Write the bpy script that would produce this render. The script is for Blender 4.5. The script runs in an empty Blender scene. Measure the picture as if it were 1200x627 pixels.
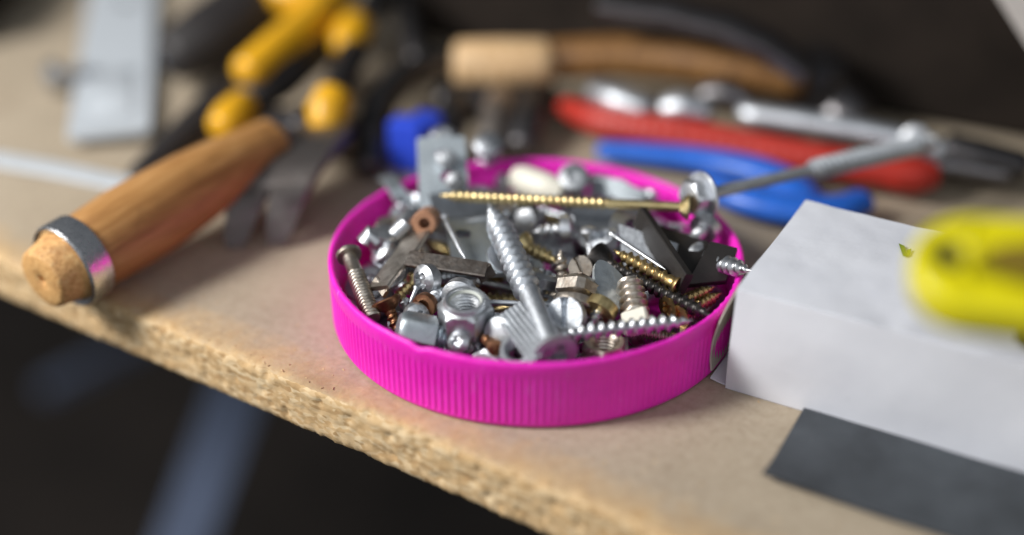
import bpy, bmesh, math, random
import numpy as np
from mathutils import Vector, Matrix, noise

random.seed(7)
MM = 0.001
PI = math.pi
scn = bpy.context.scene
COL = scn.collection

# ------------------------------------------------------------------ camera
CAM_PITCH = math.radians(30.5)
CAM_POS = Vector((-6.2, -328.7, 207.0))            # millimetres above the bench
cd = bpy.data.cameras.new('camera')
cam = bpy.data.objects.new('camera', cd)
COL.objects.link(cam)
cam.location = CAM_POS * MM
cam.rotation_euler = (PI / 2 - CAM_PITCH, 0, 0)
cd.lens = 50.0
cd.sensor_width = 36.0
cd.clip_start = 0.01
cd.clip_end = 20.0
cd.dof.use_dof = True
cd.dof.focus_distance = 0.360
cd.dof.aperture_fstop = 2.2
scn.camera = cam

# ------------------------------------------------------------------ light
world = bpy.data.worlds.new('World')
scn.world = world
world.use_nodes = True
wb = world.node_tree.nodes['Background']
wb.inputs[0].default_value = (0.86, 0.92, 1.0, 1)
wb.inputs[1].default_value = 0.16


def area_lamp(name, loc, target, sx, sy, power, col):
    ld = bpy.data.lights.new(name, 'AREA')
    ld.shape = 'RECTANGLE'
    ld.size = sx
    ld.size_y = sy
    ld.energy = power
    ld.color = col
    o = bpy.data.objects.new(name, ld)
    COL.objects.link(o)
    o.location = loc
    d = Vector(target) - Vector(loc)
    o.rotation_euler = d.to_track_quat('-Z', 'Y').to_euler()
    return o


area_lamp('window_light', (-0.64, -0.14, 0.52), (0, 0, 0), 0.20, 0.28, 11.0, (1.0, 0.985, 0.96))
area_lamp('room_light', (0.05, -0.95, 0.75), (0, 0, 0), 1.5, 1.0, 4.6, (0.90, 0.95, 1.0))

scn.view_settings.view_transform = 'Standard'
scn.view_settings.look = 'None'
scn.view_settings.exposure = -0.22
scn.view_settings.gamma = 1.0
scn.view_settings.use_curve_mapping = False
scn.render.engine = 'CYCLES'


# ------------------------------------------------------------------ helpers
def W(px, py, z):
    """point on the level z (mm above the bench) seen at photo pixel px, py"""
    w = Vector((0, math.cos(CAM_PITCH), -math.sin(CAM_PITCH)))
    u = Vector((0, math.sin(CAM_PITCH), math.cos(CAM_PITCH)))
    d = w + Vector((1, 0, 0)) * ((px - 600) / 1666.7) - u * ((py - 313.5) / 1666.7)
    return CAM_POS + d * ((z - CAM_POS.z) / d.z)


def s2l(r, g, b):
    f = lambda c: (c / 255 / 12.92) if c <= 10 else ((c / 255 + 0.055) / 1.055) ** 2.4
    return (f(r), f(g), f(b), 1)


MATS = {}


def nodes_of(name):
    m = bpy.data.materials.new(name)
    m.use_nodes = True
    nt = m.node_tree
    return m, nt, nt.nodes['Principled BSDF']


def ramp(nt, fac, stops):
    r = nt.nodes.new('ShaderNodeValToRGB')
    el = r.color_ramp.elements
    while len(el) < len(stops):
        el.new(0.5)
    for e, (p, c) in zip(el, stops):
        e.position = p
        e.color = c if len(c) == 4 else (*c, 1)
    nt.links.new(fac, r.inputs[0])
    return r.outputs[0]


def noise_tex(nt, scale, detail=4, rough=0.6, vec=None, dist=0.0):
    n = nt.nodes.new('ShaderNodeTexNoise')
    n.inputs['Scale'].default_value = scale
    n.inputs['Detail'].default_value = detail
    n.inputs['Roughness'].default_value = rough
    n.inputs['Distortion'].default_value = dist
    if vec is not None:
        nt.links.new(vec, n.inputs['Vector'])
    return n.outputs['Fac']


def objco(nt):
    return nt.nodes.new('ShaderNodeTexCoord').outputs['Object']


def mixc(nt, fac, a, b):
    m = nt.nodes.new('ShaderNodeMix')
    m.data_type = 'RGBA'
    for i, v in ((0, fac), (6, a), (7, b)):
        if hasattr(v, 'is_linked'):
            nt.links.new(v, m.inputs[i])
        else:
            m.inputs[i].default_value = v
    return m.outputs[2]


def bump(nt, b, height, dist, strength=1.0):
    n = nt.nodes.new('ShaderNodeBump')
    n.inputs['Distance'].default_value = dist
    n.inputs['Strength'].default_value = strength
    nt.links.new(height, n.inputs['Height'])
    nt.links.new(n.outputs[0], b.inputs['Normal'])


def metal(name, base, rough, tarnish=None, amount=0.5, metallic=1.0):
    """bare or plated metal, each piece a little lighter or darker, with dull and tarnished patches"""
    m, nt, b = nodes_of(name)
    co = objco(nt)
    oi = nt.nodes.new('ShaderNodeObjectInfo')
    add = nt.nodes.new('ShaderNodeVectorMath')
    add.operation = 'ADD'
    nt.links.new(co, add.inputs[0])
    nt.links.new(oi.outputs['Random'], add.inputs[1])
    n1 = noise_tex(nt, 260, 5, 0.65, add.outputs[0])
    n2 = noise_tex(nt, 900, 3, 0.6, add.outputs[0])
    tarnish = tarnish or tuple(c * 0.55 for c in base)
    f = ramp(nt, n1, [(0.42, (0, 0, 0, 1)), (0.72, (amount, amount, amount, 1))])
    c = mixc(nt, f, (*base, 1), (*tarnish, 1))
    hsv = nt.nodes.new('ShaderNodeHueSaturation')
    mr = nt.nodes.new('ShaderNodeMapRange')
    mr.inputs[3].default_value = 0.72
    mr.inputs[4].default_value = 1.12
    nt.links.new(oi.outputs['Random'], mr.inputs[0])
    nt.links.new(mr.outputs[0], hsv.inputs['Value'])
    nt.links.new(c, hsv.inputs['Color'])
    nt.links.new(hsv.outputs[0], b.inputs['Base Color'])
    b.inputs['Metallic'].default_value = metallic
    rr = nt.nodes.new('ShaderNodeMapRange')
    rr.inputs[3].default_value = max(0.05, rough - 0.10)
    rr.inputs[4].default_value = rough + 0.22
    nt.links.new(n2, rr.inputs[0])
    nt.links.new(rr.outputs[0], b.inputs['Roughness'])
    bump(nt, b, n2, 0.00014, 0.8)
    MATS[name] = m
    return m


def plain(name, col, rough, nscale=300, var=0.25, bmp=0.0, spec=0.5, sss=0.0, coat=0.0):
    m, nt, b = nodes_of(name)
    co = objco(nt)
    n = noise_tex(nt, nscale, 5, 0.6, co)
    dark = tuple(c * (1 - var) for c in col[:3])
    lite = tuple(min(1, c * (1 + var * 0.6)) for c in col[:3])
    c = ramp(nt, n, [(0.3, dark), (0.7, lite)])
    nt.links.new(c, b.inputs['Base Color'])
    b.inputs['Roughness'].default_value = rough
    b.inputs['Specular IOR Level'].default_value = spec
    if sss:
        b.inputs['Subsurface Weight'].default_value = sss
        b.inputs['Subsurface Radius'].default_value = (0.004, 0.001, 0.003)
        b.inputs['Subsurface Scale'].default_value = 1.0
    if coat:
        b.inputs['Coat Weight'].default_value = coat
        b.inputs['Coat Roughness'].default_value = 0.15
    if bmp:
        bump(nt, b, noise_tex(nt, nscale * 2.5, 4, 0.6, co), bmp, 0.6)
    MATS[name] = m
    return m


metal('worn_zinc', (0.62, 0.65, 0.68), 0.55, (0.45, 0.46, 0.48), 0.6)
metal('zinc', (0.64, 0.67, 0.71), 0.42)
metal('bright_zinc', (0.66, 0.68, 0.71), 0.36, amount=0.7)
metal('dull_zinc', (0.52, 0.55, 0.59), 0.36, amount=0.6)
metal('galvanised', (0.62, 0.68, 0.72), 0.46, (0.42, 0.47, 0.51), 0.7)
metal('nickel', (0.63, 0.57, 0.50), 0.36, (0.25, 0.19, 0.14), 0.8)
metal('brown_steel', (0.46, 0.41, 0.37), 0.38, (0.20, 0.14, 0.10), 0.8)
metal('yellow_zinc', (0.72, 0.58, 0.30), 0.33, (0.40, 0.28, 0.12), 0.7)
metal('brass', (0.58, 0.42, 0.19), 0.34, (0.25, 0.17, 0.08), 0.7)
metal('copper_rust', (0.40, 0.20, 0.11), 0.42, (0.14, 0.07, 0.04), 0.9)
metal('black_oxide', (0.075, 0.07, 0.068), 0.38, (0.04, 0.035, 0.03), 0.6)
metal('chrome', (0.76, 0.77, 0.79), 0.22, amount=0.3)
metal('tool_steel', (0.25, 0.24, 0.25), 0.34, (0.17, 0.15, 0.14), 0.7)
metal('claw_steel', (0.20, 0.18, 0.17), 0.46, (0.12, 0.10, 0.09), 0.7)
metal('dark_steel', (0.13, 0.125, 0.13), 0.40, (0.07, 0.06, 0.055), 0.7)
metal('bluish_reflection', (0.33, 0.39, 0.52), 0.45, (0.22, 0.26, 0.36), 0.6)
plain('black_plastic', s2l(30, 25, 23), 0.55, 500, 0.3, 0.00005)
plain('black_rubber', s2l(38, 34, 34), 0.55, 300, 0.3)
plain('yellow_plastic', s2l(224, 166, 24), 0.38, 200, 0.12)
plain('lemon_plastic', s2l(216, 204, 10), 0.35, 200, 0.08)
plain('olive_recess', s2l(120, 100, 25), 0.5, 200, 0.2)
plain('blue_plastic', s2l(40, 104, 206), 0.36, 200, 0.12)
plain('royal_blue_plastic', s2l(50, 80, 212), 0.35, 200, 0.10)
plain('red_plastic', s2l(182, 48, 36), 0.42, 200, 0.15)
plain('white_plastic', s2l(226, 222, 208), 0.42, 300, 0.06)
plain('grey_plastic', s2l(188, 194, 200), 0.42, 300, 0.08)
plain('tan_plastic', s2l(165, 120, 92), 0.5, 300, 0.15)
plain('nylon', s2l(205, 208, 200), 0.45, 300, 0.06)
plain('dark_wood', s2l(40, 33, 28), 0.85, 40, 0.4, spec=0.2)
plain('dark_floor', s2l(54, 46, 40), 0.8, 14, 0.5)
plain('blue_paint', s2l(112, 124, 150), 0.5, 30, 0.15)
plain('paper', s2l(190, 182, 176), 0.8, 60, 0.08)
plain('green_ink', s2l(120, 140, 40), 0.6, 200, 0.1)


def lid_material():
    m, nt, b = nodes_of('magenta_plastic')
    co = objco(nt)
    n = noise_tex(nt, 60, 5, 0.6, co)
    c = ramp(nt, n, [(0.3, s2l(238, 30, 188)), (0.75, s2l(248, 50, 202))])
    nt.links.new(c, b.inputs['Base Color'])
    mpz = nt.nodes.new('ShaderNodeMapping')
    mpz.inputs['Scale'].default_value = (1.0, 1.0, 0.25)
    nt.links.new(co, mpz.inputs[0])
    scf = ramp(nt, noise_tex(nt, 520, 5, 0.75, mpz.outputs[0]), [(0.60, (0, 0, 0, 1)), (0.74, (0.40, 0.40, 0.40, 1))])
    c = mixc(nt, scf, c, s2l(248, 150, 226))
    grm = ramp(nt, noise_tex(nt, 34, 6, 0.7, co), [(0.56, (0, 0, 0, 1)), (0.75, (0.35, 0.35, 0.35, 1))])
    c = mixc(nt, grm, c, s2l(176, 24, 140))
    nt.links.new(c, b.inputs['Base Color'])
    rgh = nt.nodes.new('ShaderNodeMapRange')
    rgh.inputs[3].default_value = 0.28
    rgh.inputs[4].default_value = 0.62
    nt.links.new(noise_tex(nt, 240, 5, 0.7, co), rgh.inputs[0])
    nt.links.new(rgh.outputs[0], b.inputs['Roughness'])
    b.inputs['Subsurface Weight'].default_value = 0.35
    b.inputs['Subsurface Radius'].default_value = (0.0025, 0.0006, 0.002)
    b.inputs['Subsurface Scale'].default_value = 1.0
    bump(nt, b, noise_tex(nt, 700, 4, 0.6, co), 0.00008, 0.5)
    MATS['magenta_plastic'] = m


def board_materials():
    # worn paper-faced top, turning to bare chips near the broken edge (local y = distance from the edge)
    m, nt, b = nodes_of('board_top')
    co = objco(nt)
    sep = nt.nodes.new('ShaderNodeSeparateXYZ')
    nt.links.new(co, sep.inputs[0])
    big = noise_tex(nt, 28, 5, 0.6, co)
    fine = noise_tex(nt, 420, 6, 0.75, co)
    speck = noise_tex(nt, 1300, 3, 0.7, co)
    c1 = ramp(nt, big, [(0.3, s2l(154, 141, 122)), (0.5, s2l(171, 157, 136)), (0.75, s2l(184, 170, 150))])
    c2 = ramp(nt, fine, [(0.30, s2l(134, 117, 96)), (0.5, s2l(172, 157, 137)), (0.72, s2l(194, 181, 162))])
    c = mixc(nt, 0.45, c1, c2)
    chips = ramp(nt, noise_tex(nt, 300, 6, 0.8, co, 0.6),
                 [(0.28, s2l(158, 122, 80)), (0.45, s2l(192, 158, 112)), (0.62, s2l(206, 176, 132)), (0.8, s2l(218, 192, 152))])
    wv = nt.nodes.new('ShaderNodeMath')
    wv.operation = 'MULTIPLY_ADD'
    nt.links.new(noise_tex(nt, 130, 5, 0.7, co), wv.inputs[0])
    wv.inputs[1].default_value = -0.022
    nt.links.new(sep.outputs[1], wv.inputs[2])
    edge = ramp(nt, wv.outputs[0], [(0.0, (1, 1, 1, 1)), (0.0075, (0, 0, 0, 1))])
    # the ramp only spans 0..1, so rescale metres first
    mr = nt.nodes.new('ShaderNodeMapRange')
    mr.inputs[1].default_value = -0.012
    mr.inputs[2].default_value = 0.004
    mr.inputs[3].default_value = 1
    mr.inputs[4].default_value = 0
    nt.links.new(wv.outputs[0], mr.inputs[0])
    c = mixc(nt, mr.outputs[0], c, chips)
    stn = ramp(nt, noise_tex(nt, 14, 6, 0.7, co, 0.8), [(0.56, (0, 0, 0, 1)), (0.70, (0.35, 0.35, 0.35, 1))])
    c = mixc(nt, stn, c, s2l(120, 98, 76))
    wvn = nt.nodes.new('ShaderNodeTexNoise')
    mp2 = nt.nodes.new('ShaderNodeMapping')
    mp2.inputs['Rotation'].default_value = (0, 0, 0.5)
    mp2.inputs['Scale'].default_value = (0.06, 1.0, 1.0)
    nt.links.new(co, mp2.inputs[0])
    scr = ramp(nt, noise_tex(nt, 900, 2, 0.5, mp2.outputs[0]), [(0.70, (0, 0, 0, 1)), (0.76, (0.4, 0.4, 0.4, 1))])
    nt.nodes.remove(wvn)
    c = mixc(nt, scr, c, s2l(140, 118, 96))
    pits = ramp(nt, speck, [(0.24, (0.9, 0.9, 0.9, 1)), (0.33, (0, 0, 0, 1))])
    c = mixc(nt, pits, c, s2l(104, 74, 46))
    nt.links.new(c, b.inputs['Base Color'])
    b.inputs['Roughness'].default_value = 0.62
    b.inputs['Specular IOR Level'].default_value = 0.3
    bump(nt, b, fine, 0.00035, 0.55)
    MATS['board_top'] = m
    # chipboard core on the sawn edge
    m, nt, b = nodes_of('board_edge')
    co = objco(nt)
    mp = nt.nodes.new('ShaderNodeMapping')
    mp.inputs['Scale'].default_value = (0.7, 1.0, 1.6)
    nt.links.new(co, mp.inputs[0])
    v = nt.nodes.new('ShaderNodeTexVoronoi')
    v.inputs['Scale'].default_value = 620
    v.inputs['Randomness'].default_value = 1
    nt.links.new(mp.outputs[0], v.inputs['Vector'])
    sp = nt.nodes.new('ShaderNodeSeparateColor')
    nt.links.new(v.outputs['Color'], sp.inputs[0])
    cc = ramp(nt, sp.outputs[0], [(0.0, s2l(180, 146, 104)), (0.25, s2l(196, 164, 120)), (0.6, s2l(208, 178, 136)), (1.0, s2l(220, 196, 158))])
    nz = noise_tex(nt, 210, 6, 0.8, mp.outputs[0])
    stain = ramp(nt, nz, [(0.25, (0.5, 0.5, 0.5, 1)), (0.42, (0, 0, 0, 1))])
    cc = mixc(nt, stain, cc, s2l(120, 80, 44))
    holes = ramp(nt, noise_tex(nt, 1000, 3, 0.7, mp.outputs[0]), [(0.22, (0.8, 0.8, 0.8, 1)), (0.28, (0, 0, 0, 1))])
    cc = mixc(nt, holes, cc, s2l(70, 46, 26))
    nt.links.new(cc, b.inputs['Base Color'])
    b.inputs['Roughness'].default_value = 0.8
    b.inputs['Specular IOR Level'].default_value = 0.2
    bump(nt, b, noise_tex(nt, 600, 6, 0.8, mp.outputs[0]), 0.0004, 0.6)
    MATS['board_edge'] = m


def wood(name, c1, c2, c3, scale=60):
    m, nt, b = nodes_of(name)
    co = objco(nt)
    mp = nt.nodes.new('ShaderNodeMapping')
    mp.inputs['Scale'].default_value = (6, 6, 0.5)
    nt.links.new(co, mp.inputs[0])
    n = noise_tex(nt, scale, 6, 0.65, mp.outputs[0], 0.4)
    c = ramp(nt, n, [(0.3, c1), (0.52, c2), (0.75, c3)])
    dirt = ramp(nt, noise_tex(nt, 70, 5, 0.7, co), [(0.55, (0, 0, 0, 1)), (0.8, (0.55, 0.55, 0.55, 1))])
    c = mixc(nt, dirt, c, tuple(x * 0.35 for x in c1[:3]) + (1,))
    nt.links.new(c, b.inputs['Base Color'])
    b.inputs['Roughness'].default_value = 0.52
    b.inputs['Coat Weight'].default_value = 0.05
    bump(nt, b, n, 0.0002, 0.4)
    MATS[name] = m


def end_grain():
    m, nt, b = nodes_of('end_grain')
    co = objco(nt)
    fine = noise_tex(nt, 700, 6, 0.75, co)
    blot = noise_tex(nt, 160, 5, 0.7, co)
    c = ramp(nt, fine, [(0.3, s2l(176, 122, 66)), (0.5, s2l(216, 166, 104)), (0.75, s2l(236, 200, 142))])
    st = ramp(nt, blot, [(0.52, (0, 0, 0, 1)), (0.75, (0.7, 0.7, 0.7, 1))])
    c = mixc(nt, st, c, s2l(128, 72, 34))
    nt.links.new(c, b.inputs['Base Color'])
    b.inputs['Roughness'].default_value = 0.65
    bump(nt, b, fine, 0.0004, 0.7)
    MATS['end_grain'] = m


def card_material():
    m, nt, b = nodes_of('white_card')
    co = objco(nt)
    c = ramp(nt, noise_tex(nt, 45, 6, 0.65, co), [(0.3, s2l(216, 218, 226)), (0.65, s2l(224, 226, 233))])
    sc = ramp(nt, noise_tex(nt, 520, 3, 0.6, co), [(0.22, (0.45, 0.45, 0.45, 1)), (0.28, (0, 0, 0, 1))])
    c = mixc(nt, sc, c, s2l(150, 148, 150))
    nt.links.new(c, b.inputs['Base Color'])
    b.inputs['Roughness'].default_value = 0.5
    bump(nt, b, noise_tex(nt, 90, 5, 0.6, co), 0.0006, 0.35)
    MATS['white_card'] = m
    plain('card_inside', s2l(196, 190, 180), 0.8, 200, 0.08)


def sandpaper():
    m, nt, b = nodes_of('grey_abrasive')
    co = objco(nt)
    g = noise_tex(nt, 1500, 3, 0.8, co)
    c = ramp(nt, noise_tex(nt, 60, 5, 0.6, co), [(0.3, s2l(48, 52, 57)), (0.7, s2l(72, 77, 83))])
    c = mixc(nt, ramp(nt, g, [(0.5, (0, 0, 0, 1)), (0.75, (0.6, 0.6, 0.6, 1))]), c, s2l(92, 97, 102))
    nt.links.new(c, b.inputs['Base Color'])
    b.inputs['Roughness'].default_value = 0.7
    bump(nt, b, g, 0.0004, 0.7)
    MATS['grey_abrasive'] = m


lid_material(); board_materials(); end_grain(); card_material(); sandpaper()
wood('orange_wood', s2l(138, 92, 46), s2l(172, 124, 70), s2l(194, 148, 94))
wood('shaded_amber_wood', s2l(96, 62, 26), s2l(130, 90, 44), s2l(152, 112, 62))  # hammer handle's shade is put into these darkened wood tones
wood('pale_wood', s2l(190, 150, 104), s2l(214, 178, 132), s2l(228, 200, 160), 90)


# ---------------- mesh building (all in millimetres)
class MB:
    def __init__(s):
        s.v = []; s.f = []; s.m = []

    def add(s, verts, faces, mi=0):
        o = len(s.v)
        s.v += [tuple(v) for v in verts]
        s.f += [tuple(i + o for i in f) for f in faces]
        s.m += [mi] * len(faces)

    def grid(s, rows, closed=True, cap0=True, cap1=True, mi=0):
        """rows: list of equal-length vertex loops"""
        n = len(rows[0]); vs = [v for r in rows for v in r]; fs = []
        for i in range(len(rows) - 1):
            for j in range(n if closed else n - 1):
                k = (j + 1) % n
                fs.append((i * n + j, i * n + k, (i + 1) * n + k, (i + 1) * n + j))
        if cap0: fs.append(tuple(range(n - 1, -1, -1)))
        if cap1: fs.append(tuple((len(rows) - 1) * n + j for j in range(n)))
        s.add(vs, fs, mi)

    def lathe(s, prof, n=32, mi=0, mod=None, cap0=True, cap1=True):
        rows = []
        for r, z in prof:
            row = []
            for j in range(n):
                a = 2 * PI * j / n
                rr = mod(r, z, a) if mod else r
                row.append((rr * math.cos(a), rr * math.sin(a), z))
            rows.append(row)
        s.grid(rows, True, cap0, cap1, mi)

    def tube(s, pts, rad, n=14, mi=0, flat=1.0, up=None):
        """swept tube, rad = one radius per point; flat squeezes it along the up direction"""
        pts = [Vector(p) for p in pts]; rows = []
        for i, p in enumerate(pts):
            d = (pts[min(i + 1, len(pts) - 1)] - pts[max(i - 1, 0)]).normalized()
            u = Vector(up) if up else Vector((0, 0, 1))
            if abs(d.dot(u)) > 0.97: u = Vector((0, 1, 0))
            x = d.cross(u).normalized(); y = x.cross(d).normalized()
            rows.append([p + x * (rad[i] * math.cos(2 * PI * j / n)) + y * (rad[i] * flat * math.sin(2 * PI * j / n)) for j in range(n)])
        s.grid(rows, True, True, True, mi)

    def ribbon(s, pts, wdir, width, t, mi=0):
        """flat strip of thickness t following pts, width along wdir"""
        pts = [Vector(p) for p in pts]; rows = []
        for i, p in enumerate(pts):
            d = (pts[min(i + 1, len(pts) - 1)] - pts[max(i - 1, 0)]).normalized()
            w = Vector(wdir); w = (w - d * w.dot(d)).normalized(); nrm = d.cross(w).normalized()
            wd = width[i] if isinstance(width, (list, tuple)) else width
            a, b = w * wd / 2, nrm * t / 2
            e = min(t * 0.25, 0.3); c = w * e; g = nrm * e
            rows.append([p - a + c - b, p + a - c - b, p + a - b + g, p + a + b - g, p + a - c + b, p - a + c + b, p - a + b - g, p - a - b + g])
        s.grid(rows, True, True, True, mi)

    def box(s, c, sz, bev=0.4, mi=0, M=None):
        cx, cy, cz = c; hx, hy, hz = [q / 2 for q in sz]; b = min(bev, hx * .9, hy * .9, hz * .9)
        rows = []
        for z, k in ((-hz, b), (-hz + b, 0), (hz - b, 0), (hz, b)):
            x, y = hx - k, hy - k
            row = [(-x + b, -y), (x - b, -y), (x, -y + b), (x, y - b), (x - b, y), (-x + b, y), (-x, y - b), (-x, -y + b)]
            rows.append([Vector((cx + p, cy + q, cz + z)) for p, q in row])
        if M: rows = [[M @ v for v in r] for r in rows]
        s.grid(rows, True, True, True, mi)

    def mesh(s, name, mats, ang=38):
        me = bpy.data.meshes.new(name)
        me.from_pydata([(x * MM, y * MM, z * MM) for x, y, z in s.v], [], s.f)
        for mn in (mats if isinstance(mats, (list, tuple)) else [mats]):
            me.materials.append(MATS[mn])
        me.polygons.foreach_set('material_index', s.m)
        bm = bmesh.new(); bm.from_mesh(me)
        bmesh.ops.recalc_face_normals(bm, faces=bm.faces)
        bm.to_mesh(me); bm.free()
        me.polygons.foreach_set('use_smooth', [True] * len(me.polygons))
        me.set_sharp_from_angle(angle=math.radians(ang))
        return me

    def build(s, name, mats, parent=None, M=None, ang=38):
        return put(s.mesh(name, mats, ang), name, parent, M)


def mmM(M):
    M = M.copy(); M.translation = M.translation * MM
    return M


def put(me, name, parent=None, M=None):
    o = bpy.data.objects.new(name, me)
    COL.objects.link(o)
    if parent is not None: o.parent = parent
    if M is not None: o.matrix_local = mmM(M)
    return o


def tag(o, label, cat=None, group=None, kind=None):
    o['label'] = label
    if cat: o['category'] = cat
    if group: o['group'] = group
    if kind: o['kind'] = kind
    return o


def thing(name, label, cat, M=None, group=None):
    o = bpy.data.objects.new(name, None)
    o.empty_display_size = 0.005
    COL.objects.link(o)
    if M is not None: o.matrix_world = mmM(M)
    return tag(o, label, cat, group)


def aim(p0, p1, roll=0.0):
    """frame at p0 whose +Z runs to p1"""
    p0, p1 = Vector(p0), Vector(p1)
    z = (p1 - p0).normalized()
    u = Vector((0, 0, 1)) if abs(z.z) < 0.95 else Vector((0, 1, 0))
    x = u.cross(z).normalized(); y = z.cross(x)
    R = Matrix((x, y, z)).transposed().to_4x4() @ Matrix.Rotation(roll, 4, 'Z')
    return Matrix.Translation(p0) @ R


def lying(p, az, tilt=0, roll=0):
    """frame at p, local z up, turned by az, then tilted about its own x and y"""
    return Matrix.Translation(Vector(p)) @ Matrix.Rotation(az, 4, 'Z') @ Matrix.Rotation(tilt, 4, 'X') @ Matrix.Rotation(roll, 4, 'Y')


# ---------------- screws, bolts, nuts (axis +Z, head top at z = 0)
def shank(L, z0, ds, do, dc, tf, pitch, tip=3.0, sharp=0.30, n=14, blunt=False, starts=1):
    b = MB(); step = pitch / 6.0; zs = [z0]; z = z0
    if tf > z0 + 0.2:
        zs.append(tf); z = tf
    while z < L - 0.02:
        z = min(L, z + step); zs.append(z)
    rows = []
    for z in zs:
        row = []
        for j in range(n):
            a = 2 * PI * j / n
            if z <= tf:
                r = ds / 2 if tf > z0 + 0.2 else dc / 2
            else:
                t = (starts * z / pitch - starts * a / (2 * PI)) % 1.0
                k = max(0.0, 1 - abs(t - 0.5) / sharp)
                k *= min(1, (z - tf) / pitch + 0.2)
                r = dc / 2 + (do - dc) / 2 * min(1, k * 1.25)
            if blunt:
                if z > L - 0.7: r = min(r, do / 2 - (z - (L - 0.7)) * 0.6)
            elif z > L - tip:
                r *= max(0.06, ((L - z) / tip) ** 0.8)
            row.append((r * math.cos(a), r * math.sin(a), z))
        rows.append(row)
    b.grid(rows)
    return b


def head(kind, D, H, neck, recess='cross', dome=0.0, n=48):
    b = MB(); R = D / 2; rows = []
    if kind == 'hex':
        # recess 'flange' adds the pressed washer under the head
        def hexr(a): return (D / 2) / math.cos((a + PI / 6) % (PI / 3) - PI / 6)
        rc = D / 2 * 1.155
        prof = [(0.0, 0.0), (0.86, 0.0), (0.99, 0.18 * H * 0.4), (1.155, 0.18 * H), (1.155, H)]
        for f, z in prof:
            rows.append([(min(f * R, hexr(2 * PI * j / n)) * math.cos(2 * PI * j / n), min(f * R, hexr(2 * PI * j / n)) * math.sin(2 * PI * j / n), z) for j in range(n)])
        if recess == 'flange':
            for f, z in ((1.45, H), (1.5, H + 0.25), (1.5, H + 0.9), (0.3, H + 1.0)):
                rows.append([(f * R * math.cos(2 * PI * j / n), f * R * math.sin(2 * PI * j / n), z) for j in range(n)])
        b.grid(rows[1:] if True else rows)
        return b
    w = 0.13 * D; dep = min(H * 0.7, 0.24 * D)
    for f in (0.0, 0.10, 0.17, 0.24, 0.31, 0.38, 0.46, 0.54, 0.60, 0.66, 0.76, 0.86, 0.94, 1.0):
        row = []
        for j in range(n):
            a = 2 * PI * j / n; x, y = f * R * math.cos(a), f * R * math.sin(a)
            z = -dome * (1 - f * f)
            if recess == 'cross' and f < 0.58 and min(abs(x), abs(y)) < w * (1 - 0.45 * f): z += dep * (1 - 0.5 * f)
            elif recess == 'slot' and abs(y) < 0.10 * D * 0.62: z += dep * 0.8
            elif recess == 'hexhole' and f < 0.47: z += dep * 1.1
            row.append((x, y, z))
        rows.append(row)
    ring = lambda r, z: [(r * math.cos(2 * PI * j / n), r * math.sin(2 * PI * j / n), z) for j in range(n)]
    if kind == 'csk':
        rows += [ring(R, 0.05 * D), ring((R + neck) * 0.48, H * 0.72), ring(neck, H), ring(neck * 0.9, H + 0.2)]
    elif kind == 'pan':
        rows += [ring(R * 1.02, H * 0.35), ring(R, H), ring(neck, H + 0.05)]
    elif kind == 'cheese':
        rows += [ring(R * 1.01, 0.25), ring(R * 1.01, H), ring(neck, H + 0.02)]
    b.grid(rows)
    return b


CACHE = {}


def screw(name, label, p0, p1, d=4.0, hd=8.0, hk='csk', rec='cross', mat='zinc', pitch=1.8, tfrac=0.35, dcore=0.66,
          sharp=0.30, group=None, blunt=False, hmat=None, roll=None, hh=None, dome=0.0, length=None, M=None, tip=None, starts=1, smooth=None):
    """a screw from head centre p0 to tip p1 (mm): head and threaded_shank"""
    L = length or (Vector(p1) - Vector(p0)).length
    M = M if M is not None else aim(p0, p1, random.uniform(0, 6.28) if roll is None else roll)
    key = (round(L, 1), d, hd, hk, rec, mat, pitch, tfrac, blunt, hmat, hh, dome, starts)
    if key not in CACHE:
        H = hh or (hd * 0.36 if hk == 'csk' else hd * 0.34)
        hb = head(hk, hd, H, (smooth or d * 0.78) / 2, rec, dome)
        zs = H + (0.9 if rec == 'flange' else 0)
        sb = shank(L, zs - 0.05, smooth or d * 0.80, d, d * dcore, max(zs, L * tfrac), pitch, tip or min(d * 1.3, L * 0.3), sharp, 16, blunt, starts)
        CACHE[key] = (hb.mesh('head', hmat or mat), sb.mesh('threaded_shank', mat, 50))
    hm, sm = CACHE[key]
    t = thing(name, label, 'bolt' if 'bolt' in name else 'screw', M, group)
    put(hm, 'head', t); put(sm, 'threaded_shank', t)
    return t


def nut_mesh(af, H, hole, nyloc=False):
    b = MB(); n = 72; R = af / 2
    def hexr(a): return R / math.cos((a + PI / 6) % (PI / 3) - PI / 6)
    prof = [(hole + 0.05, -H / 2 + 0.5), (hole + 0.6, -H / 2), (R * 0.97, -H / 2), (R * 1.155, -H / 2 + 0.09 * af), (R * 1.155, H / 2 - 0.09 * af)]
    if nyloc:
        prof += [(R * 0.99, H / 2 - 0.02 * af), (R * 0.88, H / 2 + 0.01 * af), (R * 0.84, H / 2 + 0.08 * af), (R * 0.79, H / 2 + 0.12 * af), (R * 0.70, H / 2 + 0.11 * af), (R * 0.68, H / 2 + 0.04 * af), (hole, H / 2 + 0.02 * af)]
        top = H / 2 - 0.02 * af
    else:
        prof += [(R * 0.97, H / 2), (hole + 0.6, H / 2), (hole + 0.05, H / 2 - 0.5)]
        top = H / 2 - 0.6
    zs = top
    k = 0
    while zs > -H / 2 + 0.7:
        prof.append((hole - (0.35 if k % 2 else 0), zs)); zs -= 0.5; k += 1
    prof.append(prof[0])
    b.lathe(prof, n, 0, lambda r, z, a: min(r, hexr(a)), False, False)
    return b


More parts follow.
